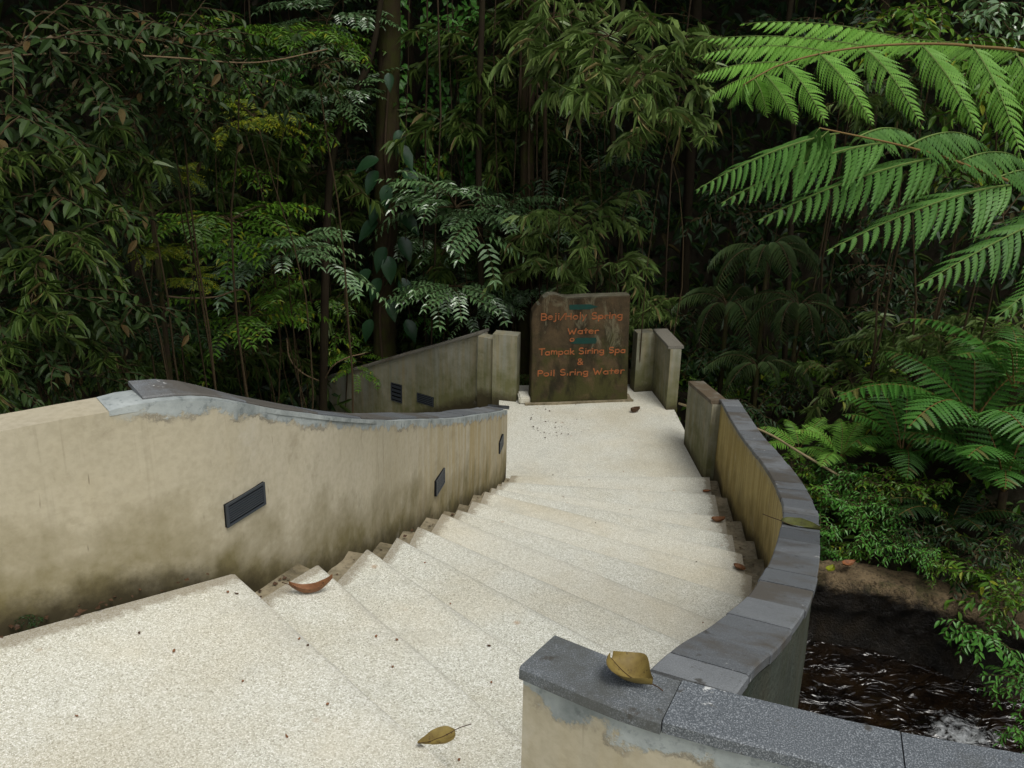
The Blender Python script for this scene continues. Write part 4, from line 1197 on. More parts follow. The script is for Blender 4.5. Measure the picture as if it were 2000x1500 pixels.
# aerial roots round the dark trunk
for k in range(9):
    rg = random.Random(900 + k); x = .18 + rg.uniform(-.13, .13); y = 10.05 + rg.uniform(-.12, .08)
    t = empty('aerial_root', (x, y, gz(x, y)), 'thin aerial root in the bundle round the dark trunk behind the sign', 'root', 'aerial roots behind the sign')
    mb = MB(); h = 6.2 - gz(x, y)
    mb.tube([(.05 * math.sin(j * .8 + k), .03 * math.cos(j + k), h * j / 12 - .05) for j in range(13)], rg.uniform(.006, .016), 5)
    obj('root', mb.mesh('root', [M['vine']], True), t)

# ------------------------------------------------------------------ hanging vines
VG = 'thin vines hanging in front of the forest slope'
for k, px in enumerate([(440, 10.2), (470, 10.4), (505, 10.2), (515, 9.9), (545, 10.6), (590, 10.3), (655, 10.2), (690, 10.5), (800, 10.0), (830, 10.2), (848, 9.9), (872, 10.1), (895, 10.5), (968, 9.9), (985, 10.3), (1000, 10.0), (1062, 10.2), (1085, 10.5), (1110, 10.0), (1165, 10.3), (1245, 10.3), (1300, 10.6), (1510, 10.4), (1600, 10.2), (1720, 9.6), (1890, 9.4), (380, 10.6), (330, 10.4), (240, 9.0), (280, 9.6)]):
    rg = random.Random(40 + k); Y = px[1]; X = (px[0] - 1000) / 1950 * (Y * .94 + .9)
    g = gz(X, Y)
    o = empty('vine', (X, Y, g), 'thin brown vine hanging down ' + pick(COLS, px[0]), 'vine', VG)
    h = 5.5 - g; a = rg.uniform(.02, .09)
    mb = MB(); mb.tube([(a * math.sin(j * .55 + k) + rg.uniform(-.01, .01), a * .5 * math.cos(j * .7), -.05 + h * j / 16) for j in range(17)], rg.choice((.004, .005, .006, .009)), 4)
    obj('stem', mb.mesh('stem', [M['vine']], True), o)
def liana(pts, r, label, mat='pale_twig'):
    P, _ = spline(pts, 30); b = P[0]
    o = empty('liana', tuple(b), label, 'liana'); mb = MB(); mb.tube(P - b, np.linspace(r, r * .7, 30), 5)
    obj('stem', mb.mesh('stem', [M[mat]], True), o)
liana([(0.105, 9.900, 1.263), (0.230, 9.700, 0.977), (0.469, 9.600, 0.860), (0.741, 9.700, 0.793), (0.934, 10.000, 0.838)], .008, 'pale looping liana slung from the root-wrapped trunk to the leaning trunk')
liana([(-2.351, 9.900, -1.546), (-2.309, 9.800, -1.736), (-2.167, 9.700, -1.855), (-2.017, 9.850, -2.001)], .010, 'pale bent stem drooping to the foot of the slim sapling')
liana([(-1.979, 9.850, -2.001), (-1.847, 9.700, -1.775), (-1.685, 9.700, -1.678), (-1.531, 9.800, -1.663)], .009, 'bare pale shoot curving up right of the slim sapling')
liana([(-3.057, 8.200, -0.643), (-2.730, 8.000, -0.614), (-2.474, 8.000, -0.600), (-2.271, 8.200, -0.595), (-2.305, 8.400, -0.982)], .009, 'bare arching brown branch under the yellow sprigs')
liana([(-2.875, 5.800, 1.358), (-2.446, 5.800, 1.383), (-2.004, 6.000, 1.363), (-1.607, 6.400, 1.328), (-1.274, 7.000, 1.397)], .006, 'thin straight twig running across the upper left foliage')
cane = [(1.471, 8.200, -1.534), (2.028, 7.600, -1.515), (2.271, 7.200, -1.543), (2.538, 7.000, -1.647)]
Pc, _ = spline(cane, 16)
o = empty('bamboo_cane', tuple(Pc[-1]), 'dry tan bamboo cane lying aslant behind the ochre parapet', 'cane'); mb = MB(); mb.tube(Pc - Pc[-1], .011, 6)
obj('stem', mb.mesh('stem', [M['stem_dead']], True), o)

# ------------------------------------------------------------------ shrubs and small trees, left to right
S = shrub
LG = 'broad-leaved shrubs at the left edge'
for k, (c, sc, where) in enumerate([((-2.563, 5.400, 1.427), .8, 'in the top left corner'), ((-2.304, 5.900, 1.475), .8, 'at the top edge right of the corner'), ((-2.472, 5.500, 1.062), .75, 'below the top left corner'), ((-2.308, 6.200, 1.123), .75, 'left of the yellow sprigs, high up'), ((-2.585, 5.200, 0.646), .75, 'halfway down the left edge'), ((-2.506, 5.800, 0.454), .7, 'left of the grey palm tuft'), ((-2.554, 5.100, 0.177), .7, 'in the lower half of the left edge'), ((-2.554, 5.900, -0.103), .7, 'below the grey palm tuft'), ((-2.463, 4.700, -0.111), .5, 'right behind the bare wall top at the left edge'), ((-2.602, 5.600, -0.464), .55, 'just behind the bare cream wall top'), ((-2.789, 5.200, 1.032), .85, 'cut by the left edge, upper one'), ((-2.823, 5.000, 0.360), .85, 'cut by the left edge, lower one'), ((-2.097, 6.400, 1.443), .7, 'above the straight crossing twig'), ((-2.240, 6.600, 0.969), .6, 'hanging below the straight crossing twig')]):
    S('broadleaf_shrub', f'broad{k % 3}', c, sc, k * 2.1, None, 'dark broad-leaved shrub ' + where, 'shrub', LG, .014)
S('broadleaf_shrub', 'broad1', (-1.838, 6.900, 1.247), .62, 1.0, None, 'broad-leaved shrub with hanging grey-green leaves left of the upper trunk', 'shrub')
S('broadleaf_shrub', 'broad2', (-1.463, 7.600, 1.258), .5, 2.0, None, 'small spray of oval leaves beside the mossy trunk, high up', 'shrub')
for k, (c, sc, m, lab) in enumerate([
    ((-1.936, 7.600, 0.869), .30, 'leaf_yellow', 'yellow-green feathery sprig lit in the upper left forest'),
    ((-2.426, 7.200, 0.540), .18, 'leaf_yellow', 'small yellow sprig left of the upper yellow one'),
    ((-2.540, 6.900, 0.028), .2, 'leaf_yellow', 'yellowish sprig near the left shrubs at mid height'),
    ((-2.387, 7.200, -0.246), .18, 'leaf_yellow', 'lowest yellow sprig above the arching bare branch'),
    ((-2.444, 8.600, 1.357), .55, 'leaf_mid', 'fresh green feathery bush near the top left'),
    ((-1.937, 9.200, 1.438), .55, 'leaf_mid', 'green feathery bush at the top edge left of the mossy trunk'),
    ((-1.764, 10.000, 0.870), .50, 'leaf_pale', 'pale shiny feathery bush touching the upper mossy trunk'),
    ((-1.863, 10.300, 1.565), .55, 'leaf_pale', 'pale feathery bush at the top edge by the mossy trunk'),
    ((-2.441, 8.500, -0.054), .62, 'leaf_mid', 'feathery bush spreading flat layers at centre left'),
    ((-1.999, 8.600, -0.380), .62, 'leaf_pale', 'grey-shining feathery bush left of the slim sapling'),
    ((-2.399, 8.600, -0.948), .60, 'leaf_mid', 'drooping feathery bush low behind the slate coping'),
    ((-2.247, 10.500, -1.323), .50, 'leaf_mid', 'feathery bush at the foot of the slim sapling'),
    ((-0.589, 9.800, -0.134), .72, 'leaf_pale', 'bright whitish feathery bush right of the mossy trunk'),
    ((-0.110, 9.800, -0.225), .6, 'leaf_pale', 'whitish feathery bush crossing the thin dark trunk'),
    ((-0.589, 9.800, -0.935), .62, 'leaf_pale', 'shiny feathery bush just above the sloping grey wall'),
    ((-0.256, 10.000, -1.143), .40, 'leaf_pale', 'low shiny feathery bush above the end of the sloping wall'),
    ((-1.718, 10.200, -1.886), .36, 'leaf_mid', 'small feathery bush at the foot of the mossy trunk'),
    ((-0.795, 10.500, -0.643), .5, 'leaf_pale', 'pale feathery bush against the right side of the mossy trunk'),
    ((0.195, 10.300, -1.047), .45, 'leaf_pale', 'small shiny feathery bush left of the sign top'),
    ((0.743, 10.400, 0.183), .7, 'leaf_dark', 'dark feathery bush between the two trunks behind the sign'),
    ((-3.012, 8.000, -0.877), .5, 'leaf_dark', 'dark feathery bush above the left end of the slate coping'),
    ]):
    S('feathery_bush', f'pinnate{k % 3}', c, sc, k * 1.7, m, lab, 'bush', None, .012, .12)
BG = 'bamboo tufts in the shaded slope'
for k, (c, sc, m, lab, grp) in enumerate([
    ((0.757, 8.900, 1.495), .85, None, 'grey-green bamboo spray at the top, highest of the right-hand bamboo', None),
    ((1.111, 8.800, 1.177), .80, None, 'dense bamboo spray hanging beside the dark gap', None),
    ((1.326, 8.900, 0.795), .55, None, 'lowest tip of the hanging bamboo beside the dark gap', None),
    ((0.424, 9.300, 1.652), .70, None, 'bamboo spray at the top edge left of the leaning trunk', None),
    ((1.418, 9.200, 1.335), .50, None, 'thin bamboo spray nearest the fern fronds', None),
    ((0.599, 9.400, -0.209), .68, None, 'pale bamboo spray above the left of the sign', None),
    ((0.920, 9.500, -0.621), .62, None, 'bamboo spray fanning just above the sign', None),
    ((0.379, 9.600, -0.708), .60, None, 'bamboo spray between the dark trunk and the sign top', None),
    ((1.352, 9.900, -1.189), .42, None, 'small bamboo tuft showing right of the sign', None),
    ((0.157, 9.700, -1.871), .35, 'leaf_bamboo_dark', 'dark bamboo tuft in the gap left of the sign', None),
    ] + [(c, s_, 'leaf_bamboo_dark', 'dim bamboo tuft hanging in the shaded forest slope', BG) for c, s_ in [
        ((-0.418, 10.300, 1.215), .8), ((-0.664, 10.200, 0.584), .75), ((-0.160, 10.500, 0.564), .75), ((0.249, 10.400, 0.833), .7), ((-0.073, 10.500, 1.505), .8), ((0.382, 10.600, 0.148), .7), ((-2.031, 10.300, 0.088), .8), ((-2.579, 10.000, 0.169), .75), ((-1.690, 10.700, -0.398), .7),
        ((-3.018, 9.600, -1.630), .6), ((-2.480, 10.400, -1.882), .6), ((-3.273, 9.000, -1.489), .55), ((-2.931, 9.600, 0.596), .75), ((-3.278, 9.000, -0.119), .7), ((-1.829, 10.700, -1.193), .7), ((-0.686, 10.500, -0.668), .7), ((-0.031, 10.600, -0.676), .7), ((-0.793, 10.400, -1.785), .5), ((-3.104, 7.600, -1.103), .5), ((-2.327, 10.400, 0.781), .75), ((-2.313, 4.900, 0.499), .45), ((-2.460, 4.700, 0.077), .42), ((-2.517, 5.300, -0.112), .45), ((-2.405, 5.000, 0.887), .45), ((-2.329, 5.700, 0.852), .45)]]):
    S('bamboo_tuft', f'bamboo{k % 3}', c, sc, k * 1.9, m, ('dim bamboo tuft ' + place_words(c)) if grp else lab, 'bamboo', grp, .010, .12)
FB = 'fine-leaved bushes among the forest foliage'
for k, (c, sc, m) in enumerate([((-2.658, 8.800, 1.019), .8, 'leaf_mid'), ((-2.177, 9.200, 1.178), .8, 'leaf_bright'), ((-1.915, 9.800, 0.550), .8, 'leaf_mid'), ((-2.540, 9.300, 0.267), .7, 'leaf_mid'), ((-2.928, 8.400, -0.902), .7, 'leaf_dark'), ((-2.276, 9.400, -0.843), .7, 'leaf_mid'), ((-1.906, 10.400, -1.576), .7, 'leaf_mid'), ((-1.694, 10.500, 0.171), .8, 'leaf_dark'), ((-0.977, 10.500, 0.134), .8, 'leaf_mid'), ((-0.948, 10.300, -1.410), .6, 'leaf_bright'), ((-0.125, 10.400, 0.165), .7, 'leaf_dark'), ((0.574, 10.500, 0.579), .8, 'leaf_dark'), ((1.226, 10.300, -0.158), .7, 'leaf_dark'), ((-0.581, 10.500, 1.495), .8, 'leaf_bright'), ((-1.602, 10.500, 1.330), .8, 'leaf_mid'), ((-2.759, 8.800, -0.163), .6, 'leaf_mid'), ((-2.830, 7.200, -0.314), .55, 'leaf_dark'), ((-2.750, 6.800, 0.365), .55, 'leaf_mid'), ((-2.476, 8.600, 1.475), .7, 'leaf_mid')]):
    S('fine_leaved_bush', f'small{k % 3}', c, sc, k * 1.7, m, 'fine-leaved green bush ' + place_words(c), 'bush', FB, .008)
S('creeper', 'curtain0', (-0.819, 10.600, 1.246), 1.0, 0, 'leaf_bright', 'curtain of fresh green heart-leaved creeper right of the mossy trunk, at the top', 'creeper', None, .006)
S('creeper', 'curtain1', (-0.744, 10.600, 0.491), .85, .4, 'leaf_bright', 'lower heart-leaved creeper hanging right of the mossy trunk', 'creeper', None, .006)
S('creeper', 'curtain1', (-0.680, 10.400, -1.091), .7, 2.4, 'leaf_mid', 'creeper strands dangling above the sloping grey wall', 'creeper', None, .006)
# deep shade on the right
DG = 'dark shrubs in the deep shade right of the sign'
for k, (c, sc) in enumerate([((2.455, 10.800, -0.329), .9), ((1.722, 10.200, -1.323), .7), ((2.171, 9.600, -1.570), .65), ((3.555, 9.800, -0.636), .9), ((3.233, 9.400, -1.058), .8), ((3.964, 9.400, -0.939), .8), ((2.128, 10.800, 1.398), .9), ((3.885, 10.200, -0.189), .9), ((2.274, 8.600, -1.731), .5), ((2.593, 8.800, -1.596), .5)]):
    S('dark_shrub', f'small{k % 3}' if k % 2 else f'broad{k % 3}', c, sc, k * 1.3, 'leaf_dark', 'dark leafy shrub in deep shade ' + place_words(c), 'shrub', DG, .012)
for k, (c, sc, m, lab) in enumerate([
    ((3.084, 7.800, 1.485), .8, 'leaf_mid', 'shiny leafy bush behind the upper fern frond'), ((3.399, 7.400, 1.259), .8, 'leaf_mid', 'leafy bush at the right edge behind the upper frond'),
    ((3.164, 8.600, 1.107), .7, 'leaf_grey', 'grey-green bush seen between the hanging pinnae'), ((3.515, 7.200, 0.353), .8, 'leaf_dark', 'dark bush at the right edge between the two fronds'),
    ((3.515, 8.000, 0.571), .7, 'leaf_mid', 'leafy bush behind the lower fern frond'), ((2.881, 9.400, 1.573), .8, 'leaf_dark', 'dark bush at the top edge above the upper frond tips'), ((3.173, 9.000, 1.705), .7, 'leaf_mid', 'leafy bush at the top edge above the upper frond'), ((3.675, 8.200, 1.711), .7, 'leaf_pale', 'pale bush in the top right corner')]):
    S('leafy_bush', f'broad{k % 3}', c, sc, k * 1.9, m, lab, 'bush')
for k, (c, sc, lab) in enumerate([((3.428, 8.600, -0.917), .55, 'young bamboo tuft in light above the big ferns'), ((3.720, 8.200, -0.881), .55, 'bamboo tuft right of the young one above the big ferns'), ((3.082, 8.600, -1.412), .5, 'low bamboo tuft left of the big ferns'), ((3.877, 7.600, -0.606), .5, 'bamboo tuft at the right edge under the lowest pinna'), ((3.071, 8.800, 1.051), .5, 'dry-leaved bamboo tuft behind the hanging pinnae')]):
    S('bamboo_tuft', f'bamboo{k % 3}', c, sc, k * 2.3, 'leaf_bamboo', lab, 'bamboo', None, .008)
for k, (a, b, lab) in enumerate([((3.130, 8.200, -1.362), (3.064, 8.200, -0.445), 'thin bamboo stem standing left among the right-hand ferns'), ((3.450, 8.200, -1.260), (3.337, 8.400, 0.129), 'dark upright stem right of the thin bamboo stem'), ((3.647, 8.400, -1.327), (3.645, 8.300, -0.458), 'leaning brown stem behind the big ferns')]):
    g = (a[0], a[1], gz(a[0], a[1]) - .05)
    o = empty('bamboo_shoot', g, lab, 'bamboo'); mb = MB(); mb.tube(np.array([g, a, ((a[0] + b[0]) / 2 + .01, a[1], (a[2] + b[2]) / 2), b]) - np.array(g), [.012, .011, .010, .007], 6)
    obj('stem', mb.mesh('stem', [M['twig']], True), o)

# palms in the shade
for k, (c, n, sc, lab) in enumerate([((2.420, 9.400, -0.466), 9, .55, 'drooping dark palm, topmost of the palms right of the sign'), ((2.713, 9.200, -0.910), 9, .5, 'drooping palm in the middle of the palms right of the sign'), ((2.121, 9.600, -1.034), 8, .6, 'dim palm nearest the angled grey wall'), ((2.336, 9.000, -1.468), 8, .5, 'lowest palm just behind the ochre parapet'), ((-2.706, 7.400, 0.450), 7, .5, 'grey palm tuft among the left broad-leaved shrubs')]):
    rosette('palm', ['palm0', 'palm1'], c, n, sc, .25, None, lab, 'palm', None, 50 + k)

# ferns on the right bank
for k, (c, n, sc, m, lab) in enumerate([
    ((3.434, 6.900, -1.159), 11, 1.15, 'fern_dark', 'largest green fern arching over the right bank'),
    ((3.546, 6.500, -1.509), 10, 1.0, 'fern_dark', 'big fern at the right edge below the largest one'),
    ((3.111, 7.300, -1.595), 10, .85, 'fern_dark', 'green fern left of the largest fern'),
    ((2.629, 7.300, -1.651), 8, .50, 'fern', 'light fern standing up behind the ochre parapet coping'),
    ((2.386, 7.600, -1.700), 7, .42, 'fern', 'small fern peeping over the coping beside the dry cane'),
    ((3.199, 6.500, -1.848), 8, .7, 'leaf_dark', 'dark fern hanging over the mossy ledge'),
    ((3.683, 6.900, -0.869), 9, .9, 'fern_dark', 'fern at the right edge above the largest fern'),
    ((0.690, 10.300, 0.040), 7, .5, 'leaf_dark', 'dark fern perched among the bamboo above the sign')]):
    rosette('fern', ['frond0', 'frond1'], c, n, sc, .3, m, lab, 'fern', None, 70 + k)
RB = 'bright low shrubs on the right bank'
for k, (c, sc) in enumerate([((2.284, 6.900, -1.734), .55), ((2.459, 6.700, -1.738), .55), ((2.232, 6.400, -1.817), .45), ((2.539, 6.350, -1.762), .45), ((2.742, 6.700, -1.584), .5), ((2.616, 7.000, -1.645), .5), ((2.200, 6.800, -1.903), .45), ((2.327, 6.350, -1.953), .33), ((2.246, 7.200, -1.748), .5), ((2.523, 7.400, -1.722), .5), ((2.536, 6.500, -1.655), .45), ((2.758, 6.400, -1.640), .45), ((2.449, 6.300, -1.880), .35), ((2.208, 6.500, -1.998), .33), ((2.667, 6.100, -1.743), .36), ((2.661, 7.300, -1.899), .5), ((2.816, 6.900, -1.897), .5), ((2.782, 5.950, -1.715), .33), ((2.389, 7.300, -2.044), .5)]):
    S('low_shrub', f'small{k % 3}', c, sc, k * 1.1, 'leaf_bright' if k % 4 else 'leaf_mid', 'bright small-leaved bank shrub ' + where_bank(c), 'shrub', RB, .008)
for k, (c, sc, kd, m, lab) in enumerate([
    ((2.880, 6.200, -1.733), .4, 'broad0', 'leaf_dark', 'dark broad-leaved plant overhanging the mossy ledge'),
    ((3.182, 5.800, -1.813), .55, 'broad1', 'leaf_mid', 'broad-leaved plant at the right edge above the stream'),
    ((2.981, 5.300, -1.916), .42, 'broad2', 'leaf_bright', 'plant with large fresh leaves leaning over the stream'),
    ((2.991, 4.900, -1.960), .45, 'small0', 'leaf_bright', 'fresh green shrub at the right edge beside the stream'),
    ((2.938, 4.600, -2.115), .36, 'small1', 'leaf_bright', 'low green shrub in the lower right corner by the foam'),
    ((3.187, 5.400, -1.755), .5, 'small2', 'leaf_mid', 'small-leaved shrub at the right edge above the large fresh leaves'),
    ((3.152, 6.000, -1.735), .45, 'broad2', 'leaf_dark', 'dark leafy plant on the bank right of the ledge fern'),
    ((3.451, 6.100, -1.784), .45, 'small0', 'leaf_mid', 'small-leaved plant at the right edge under the lower big fern'),
    ((2.915, 5.900, -1.800), .32, 'small2', 'leaf_mid', 'low plant sprouting along the mossy ledge'),
    ((3.537, 6.400, -1.703), .5, 'broad0', 'leaf_dark', 'dark plant at the right edge below the ferns'),
    ((3.005, 6.600, -1.570), .6, 'small1', 'leaf_mid', 'leafy shrub filling in under the largest fern'),
    ((3.023, 7.800, -1.539), .6, 'broad2', 'leaf_mid', 'leafy bush between the low bamboo and the green fern')]):
    S('bank_plant', kd, c, sc, k * 2.2, m, lab, 'plant', None, .008)

# ------------------------------------------------------------------ undergrowth clothing the slopes: one mass
rg = np.random.default_rng(77)
def undergrowth(n, xr, yr, tmpl, size, wid, mat, off, label, seed, name='undergrowth'):
    r = np.random.default_rng(seed)
    X = r.uniform(*xr, n); hy = np.interp(X, HX, HY); Y = hy + r.uniform(*yr, n)
    Z = ground(X, Y)
    k = r.random(n) * off
    P = np.stack([X, Y - k * .85, Z + k * .5], 1)
    D = np.stack([r.normal(0, .8, n), -.5 + r.normal(0, .5, n), -.55 + r.normal(0, .45, n)], 1)
    N = np.stack([r.normal(0, .4, n), -.7 + r.normal(0, .3, n), .8 + r.normal(0, .3, n)], 1)
    L = size * r.uniform(.5, 1.15, n)
    o = obj(name, mesh_np(name, *place(tmpl, P, D, N, L, L * wid), [M[mat]]))
    return tag(o, label, 'undergrowth', None, 'stuff')
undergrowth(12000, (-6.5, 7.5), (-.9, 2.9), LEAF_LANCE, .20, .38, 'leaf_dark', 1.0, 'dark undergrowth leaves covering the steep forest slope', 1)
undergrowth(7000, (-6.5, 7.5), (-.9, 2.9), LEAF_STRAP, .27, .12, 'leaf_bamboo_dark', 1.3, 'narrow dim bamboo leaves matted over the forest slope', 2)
r = np.random.default_rng(5); n = 2600
X = np.r_[r.uniform(1.7, 5.5, n), r.uniform(-5, -1.6, n)]; Y = np.r_[r.uniform(6.4, 11.5, n), r.uniform(3.5, 9, n)]
P = np.stack([X, Y, ground(X, Y) + r.uniform(0, .22, 2 * n)], 1)
L = .13 * r.uniform(.5, 1.2, 2 * n)
o = obj('ground_cover', mesh_np('ground_cover', *place(LEAF_LANCE, P, np.stack([r.normal(0, 1, 2 * n), r.normal(0, 1, 2 * n) - .3, r.normal(0, .4, 2 * n)], 1), np.stack([r.normal(0, .4, 2 * n), r.normal(0, .4, 2 * n), np.ones(2 * n)], 1), L, L * .4), [M['leaf_mid']]))
tag(o, 'low green ground cover over the banks', 'ground cover', None, 'stuff')

# ------------------------------------------------------------------ the near tree fern on the right
TFC = Vector((2.075, 3.150, 0.901))
fern_root = Vector((TFC.x + .15, TFC.y + .1, gz(TFC.x + .15, TFC.y + .1) - .1))
tf = empty('tree_fern', fern_root, 'tree fern reaching two bright toothed fronds in from the upper right', 'tree fern')
Pt, _ = spline([tuple(fern_root), tuple(fern_root * .5 + TFC * .5 + Vector((.06, .02, 0))), tuple(TFC)], 24)
V, T = tube(Pt - np.array(fern_root), np.linspace(.085, .06, 24), 10)
obj('trunk', mesh_np('trunk', V, T, [M['bark_mossy']], smooth=True), tf)
PIN = [pinna(31, 24, .5, .22, .10).mesh('pinna', [M['fern'], M['midrib']]), pinna(32, 24, .5, .16, .10).mesh('pinna', [M['fern'], M['midrib']])]
PIN2 = [pinna(33, 22, .5, .26, .135).mesh('pinna', [M['fern_under'], M['midrib']]), pinna(34, 21, .5, .32, .135).mesh('pinna', [M['fern_under'], M['midrib']])]
def near_frond(rach, pins, meshes, label):
    P, _ = spline(rach, 40)
    mb = MB(); mb.tube(P - np.array(fern_root), np.linspace(.0018, .0075, 40), 6)
    fr = obj('frond', mb.mesh('frond', [M['rachis']], True), tf); fr['label'] = label
    for k, (a, b, n) in enumerate(pins):
        a = Vector(a); b = Vector(b); D = (b - a).normalized(); L = (b - a).length
        Nn = Vector(n); Nn = (Nn - D * Nn.dot(D)).normalized(); dr = (.22, .16, .26, .32)[(k % 2) + (2 if meshes is PIN2 else 0)]
        x = (D + Nn * dr).normalized(); z = (Nn - D * dr).normalized(); y = z.cross(x)
        o = obj('pinna', meshes[k % 2], fr)
        o.location = a - fern_root; o.rotation_euler = Matrix((x, y, z)).transposed().to_euler(); s = L / .5 / math.sqrt(1 + dr * dr)
        o.scale = (s, s * .5 + .42, s * .5 + .5)
UPN = (-.05, -.35, .95); LON = (-.35, -.8, .45)
near_frond([(0.566, 2.620, 1.459), (0.658, 2.660, 1.506), (0.816, 2.720, 1.543), (1.012, 2.800, 1.561), (1.245, 2.900, 1.559), (1.513, 3.000, 1.521), (1.805, 3.100, 1.317), tuple(TFC)], [
    ((1.077, 2.830, 1.561), (0.626, 3.000, 1.607), UPN), ((0.921, 2.770, 1.553), (0.508, 2.900, 1.568), UPN), ((0.791, 2.710, 1.541), (0.471, 2.800, 1.537), UPN), ((0.686, 2.670, 1.514), (0.459, 2.720, 1.493), UPN),
    ((0.623, 2.640, 1.486), (0.482, 2.680, 1.449), UPN), ((0.593, 2.630, 1.473), (0.525, 2.660, 1.428), UPN), ((0.571, 2.620, 1.463), (0.558, 2.640, 1.424), UPN),
    ((1.252, 2.900, 1.559), (0.924, 3.060, 1.566), UPN), ((1.403, 2.960, 1.542), (1.202, 3.120, 1.545), UPN), ((1.534, 3.010, 1.514), (1.362, 3.150, 1.497), UPN),
    ((0.595, 2.630, 1.474), (0.613, 2.580, 1.413), LON), ((0.622, 2.640, 1.485), (0.672, 2.520, 1.393), LON), ((0.673, 2.660, 1.510), (0.738, 2.500, 1.398), LON), ((0.769, 2.700, 1.537), (0.855, 2.500, 1.393), LON),
    ((0.905, 2.760, 1.550), (0.985, 2.520, 1.387), LON), ((1.077, 2.830, 1.561), (1.145, 2.550, 1.363), LON), ((1.245, 2.900, 1.559), (1.279, 2.580, 1.297), LON), ((1.390, 2.950, 1.543), (1.412, 2.620, 1.249), LON), ((1.534, 3.010, 1.514), (1.535, 2.650, 1.214), LON)], PIN, 'upper bright green frond')
BN = (.10, -.42, .9)
near_frond([(0.713, 2.430, 1.376), (0.769, 2.450, 1.365), (0.913, 2.500, 1.337), (1.077, 2.580, 1.298), (1.223, 2.660, 1.252), (1.384, 2.750, 1.200), (1.665, 2.920, 1.092), tuple(TFC)], [
    ((0.769, 2.450, 1.364), (0.431, 2.400, 1.245), BN), ((0.907, 2.500, 1.339), (0.495, 2.400, 1.210), BN), ((1.077, 2.580, 1.298), (0.589, 2.420, 1.154), BN), ((1.351, 2.730, 1.211), (0.772, 2.460, 1.060), BN), ((1.594, 2.880, 1.120), (1.028, 2.500, 0.962), BN), ((1.798, 3.000, 1.033), (1.260, 2.550, 0.859), BN),
    ((0.741, 2.440, 1.370), (0.669, 2.420, 1.317), BN), ((0.716, 2.430, 1.376), (0.685, 2.430, 1.361), BN), ((0.829, 2.480, 1.354), (1.079, 2.720, 1.331), UPN), ((0.960, 2.520, 1.326), (1.306, 2.820, 1.301), UPN), ((1.131, 2.610, 1.281), (1.487, 2.920, 1.236), UPN), ((1.281, 2.690, 1.234), (1.637, 2.980, 1.161), UPN)], PIN2, 'lower deeper green frond seen more from the side')
for k, (a, s_) in enumerate([(.35, 1.7), (.9, 1.6), (-.5, 1.7), (-1.1, 1.5)]):
    f = obj('frond', PROTO[f'frond{k % 2}'], tf); f.location = TFC - fern_root; f.rotation_euler = (0, 0, a); f.scale = (s_,) * 3; recolour(f, 'fern')

# ------------------------------------------------------------------ fallen leaves and litter
def fallen_leaf(name, p, yaw, length, width, mat, label, curl=.25, cup=.25, stem=.35, twist=0.0, pitch=0.0, tip=.9, group=None, fat=.66, lift=.004):
    n, m = 12, 6
    V = []
    for i in range(n + 1):
        t = i / n
        w = math.sin(math.pi * min(1, t ** fat * (1 - .02))) ** tip * width / 2 + .0006
        for j in range(m + 1):
            s = (j / m - .5) * 2
            zz = curl * length * (t - .45) ** 2 * 1.6 + cup * width * s * s * (.5 + .5 * math.sin(t * 3)) + .02 * length * mnoise.noise(Vector((t * 5, s * 2, yaw * 7)))
            V.append(((t - .5) * length, s * w, zz + twist * s * w * (t - .4)))
    V = np.array(V); T = []
    for i in range(n):
        for j in range(m):
            a = i * (m + 1) + j; T += [(a, a + m + 1, a + m + 2), (a, a + m + 2, a + 1)]
    V[:, 2] -= V[:, 2].min() - lift
    root = empty(name, p, label, 'leaf', group)
    root.rotation_euler = (0, pitch, yaw)
    obj('blade', mesh_np('blade', V, T, [M[mat]], smooth=True), root)
    rib = V.reshape(n + 1, m + 1, 3)[:, m // 2].copy(); rib[:, 2] += .0012
    mb = MB(); pts = rib[::-1]
    if stem:
        e = rib[0]; pts = np.vstack([pts, e + np.array((-stem * length * .5, .01 * length, .02 * length)), e + np.array((-stem * length, .05 * length, .035 * length))])
    mb.tube(pts, np.r_[np.linspace(.0005, .0012, len(pts))] * (length / .1), 5); obj('midrib', mb.mesh('midrib', [M['dead_dark']], True), root)
    return root
fallen_leaf('fallen_leaf', (-0.160, 1.922, 0.002), math.pi + .56, .098, .058, 'dead_olive', 'dry olive-brown leaf lying on the near landing', .18, .10, .42, .2)
fallen_leaf('fallen_leaf', (0.208, 1.394, 0.573), 2.35, .088, .085, 'dead_olive', 'dry folded yellowish leaf on the granite coping', .35, .30, .28, .5, fat=1.45)
fallen_leaf('fallen_leaf', (-0.629, 2.774, -0.140), .12, .138, .032, 'dead_brown', 'long curled brown leaf on the first step by the cream wall', .75, .75, .16, .8)
fallen_leaf('fallen_leaf', (1.148, 3.510, -0.262), -.5, .155, .075, 'dead_green', 'greenish fallen leaf lying on the ochre parapet coping', .15, .3, .5, .2, lift=.006)
fallen_leaf('fallen_leaf', (1.340, 5.729, -1.400), -.2, .085, .045, 'dead_brown', 'brown curled leaf at the right end of a middle step', .6, .6, .1, .4)
fallen_leaf('fallen_leaf', (1.229, 4.659, -1.120), -.9, .075, .04, 'dead_brown', 'brown leaf at the right end of a step nearer than the other', .4, .5, .1, .3)
fallen_leaf('fallen_leaf', (1.154, 8.683, -1.820), .2, .09, .05, 'dead_dark', 'dark curled leaf on the lower landing right of the sign foot', .7, .9, 0, .4)
fallen_leaf('fallen_leaf', (1.470, 6.742, -1.680), .1, .06, .035, 'dead_orange', 'small orange leaf at the right end of a far step', .2, .3, 0)
fallen_leaf('fallen_leaf', (2.360, 6.088, -1.900), .4, .11, .07, 'dead_orange', 'orange leaf on top of the mossy ledge', .3, .3, .1)
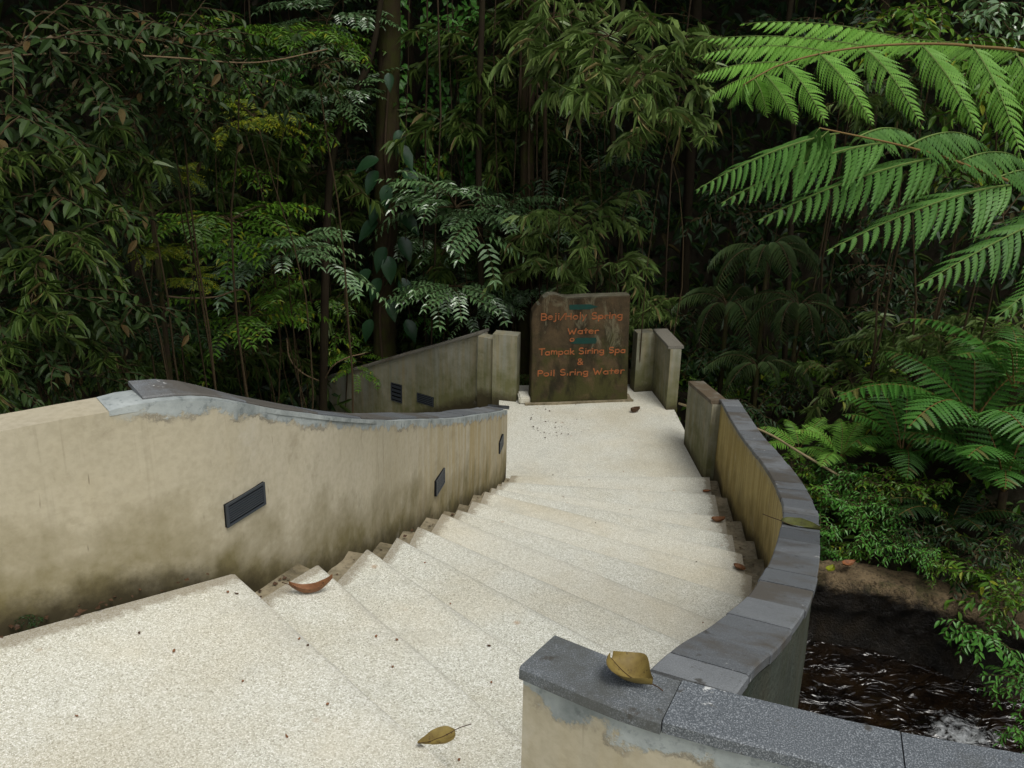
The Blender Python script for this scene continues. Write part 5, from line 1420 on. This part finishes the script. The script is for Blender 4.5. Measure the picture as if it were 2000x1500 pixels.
fallen_leaf('fallen_leaf', (2.211, 6.013, -1.900), .9, .09, .06, 'leaf_yellow', 'yellow leaf on top of the mossy ledge', .3, .3, .1)
FG = 'tiny leaf fragments scattered on the pale steps'
frag = [(-1.007, 2.331, 0.000), (-0.886, 2.252, 0.000), (-0.671, 2.130, 0.000), (-0.566, 2.320, 0.000), (-0.537, 2.290, -0.000), (-0.327, 2.528, -0.140), (-0.323, 2.396, -0.140), (-0.439, 2.046, 0.000), (-0.056, 2.709, -0.280), (-0.043, 2.523, -0.280), (0.601, 6.903, -1.680), (0.360, 6.042, -1.400), (-0.796, 2.539, 0.000), (-0.390, 2.544, -0.140), (-0.824, 2.546, 0.000), (0.801, 3.508, -0.700), (0.499, 5.150, -1.120), (-0.209, 3.170, -0.420), (0.056, 2.013, -0.140), (-0.113, 2.021, -0.140), (0.344, 7.279, -1.820), (0.919, 7.366, -1.820), (-1.034, 1.983, 0.000), (-0.514, 1.926, 0.000), (0.960, 4.486, -0.980), (0.789, 5.875, -1.400), (-0.329, 3.460, -0.420)]
for k, p in enumerate(frag):
    r_ = random.Random(k * 13)
    fallen_leaf('leaf_fragment', p, r_.uniform(0, 6), r_.uniform(.007, .015), r_.uniform(.004, .008), 'dead_brown' if k % 4 else 'dead_dark', 'tiny brown leaf fragment lying on the pale steps', .5, .6, 0, .3, group=FG, lift=.001)
r = np.random.default_rng(9)
pts = []
for _ in range(46): pts.append((.18 + abs(r.normal(0, .28)) , 8.35 + r.normal(0, .22), ZB + .006))
for i in range(1, 13):
    for q in range(7):
        t = r.random(); a = NL[i - 1] * (1 - t) + NL[i] * t; pts.append((a[0] - r.uniform(.01, .07), a[1] + r.uniform(0, .03), -RISE * i - .02))
        a = NR[i - 1] * (1 - t) + NR[i] * t; pts.append((a[0] + r.uniform(.01, .06), a[1], -RISE * i - .02))
for q in range(90):
    t = r.random(); a = np.array((-2.4, 1.66)) * (1 - t) + np.array((-.87, 2.68)) * t; pts.append((a[0] + r.uniform(-.02, .03), a[1] + r.uniform(-.04, .01), .006))
pts = np.array(pts); n = len(pts); L = r.uniform(.008, .026, n)
o = obj('leaf_litter', mesh_np('leaf_litter', *place(LEAF_SIMPLE, pts, r.normal(0, 1, (n, 3)) * (1, 1, .25), r.normal(0, .25, (n, 3)) + (0, 0, 1), L, L * .7), [M['dead_dark']]))
tag(o, 'crumbs of dark leaf litter in the gutters and on the lower landing', 'litter', None, 'stuff')
wp = (-1.310, 2.359, 0.000)
wt = empty('weed_tuft', wp, 'small dark weed growing at the foot of the cream wall on the landing', 'weed')
f = obj('foliage', PROTO['small0'], wt); f.location = (-.03, .03, .012); f.scale = (.12, .12, .07); recolour(f, 'leaf_dark')
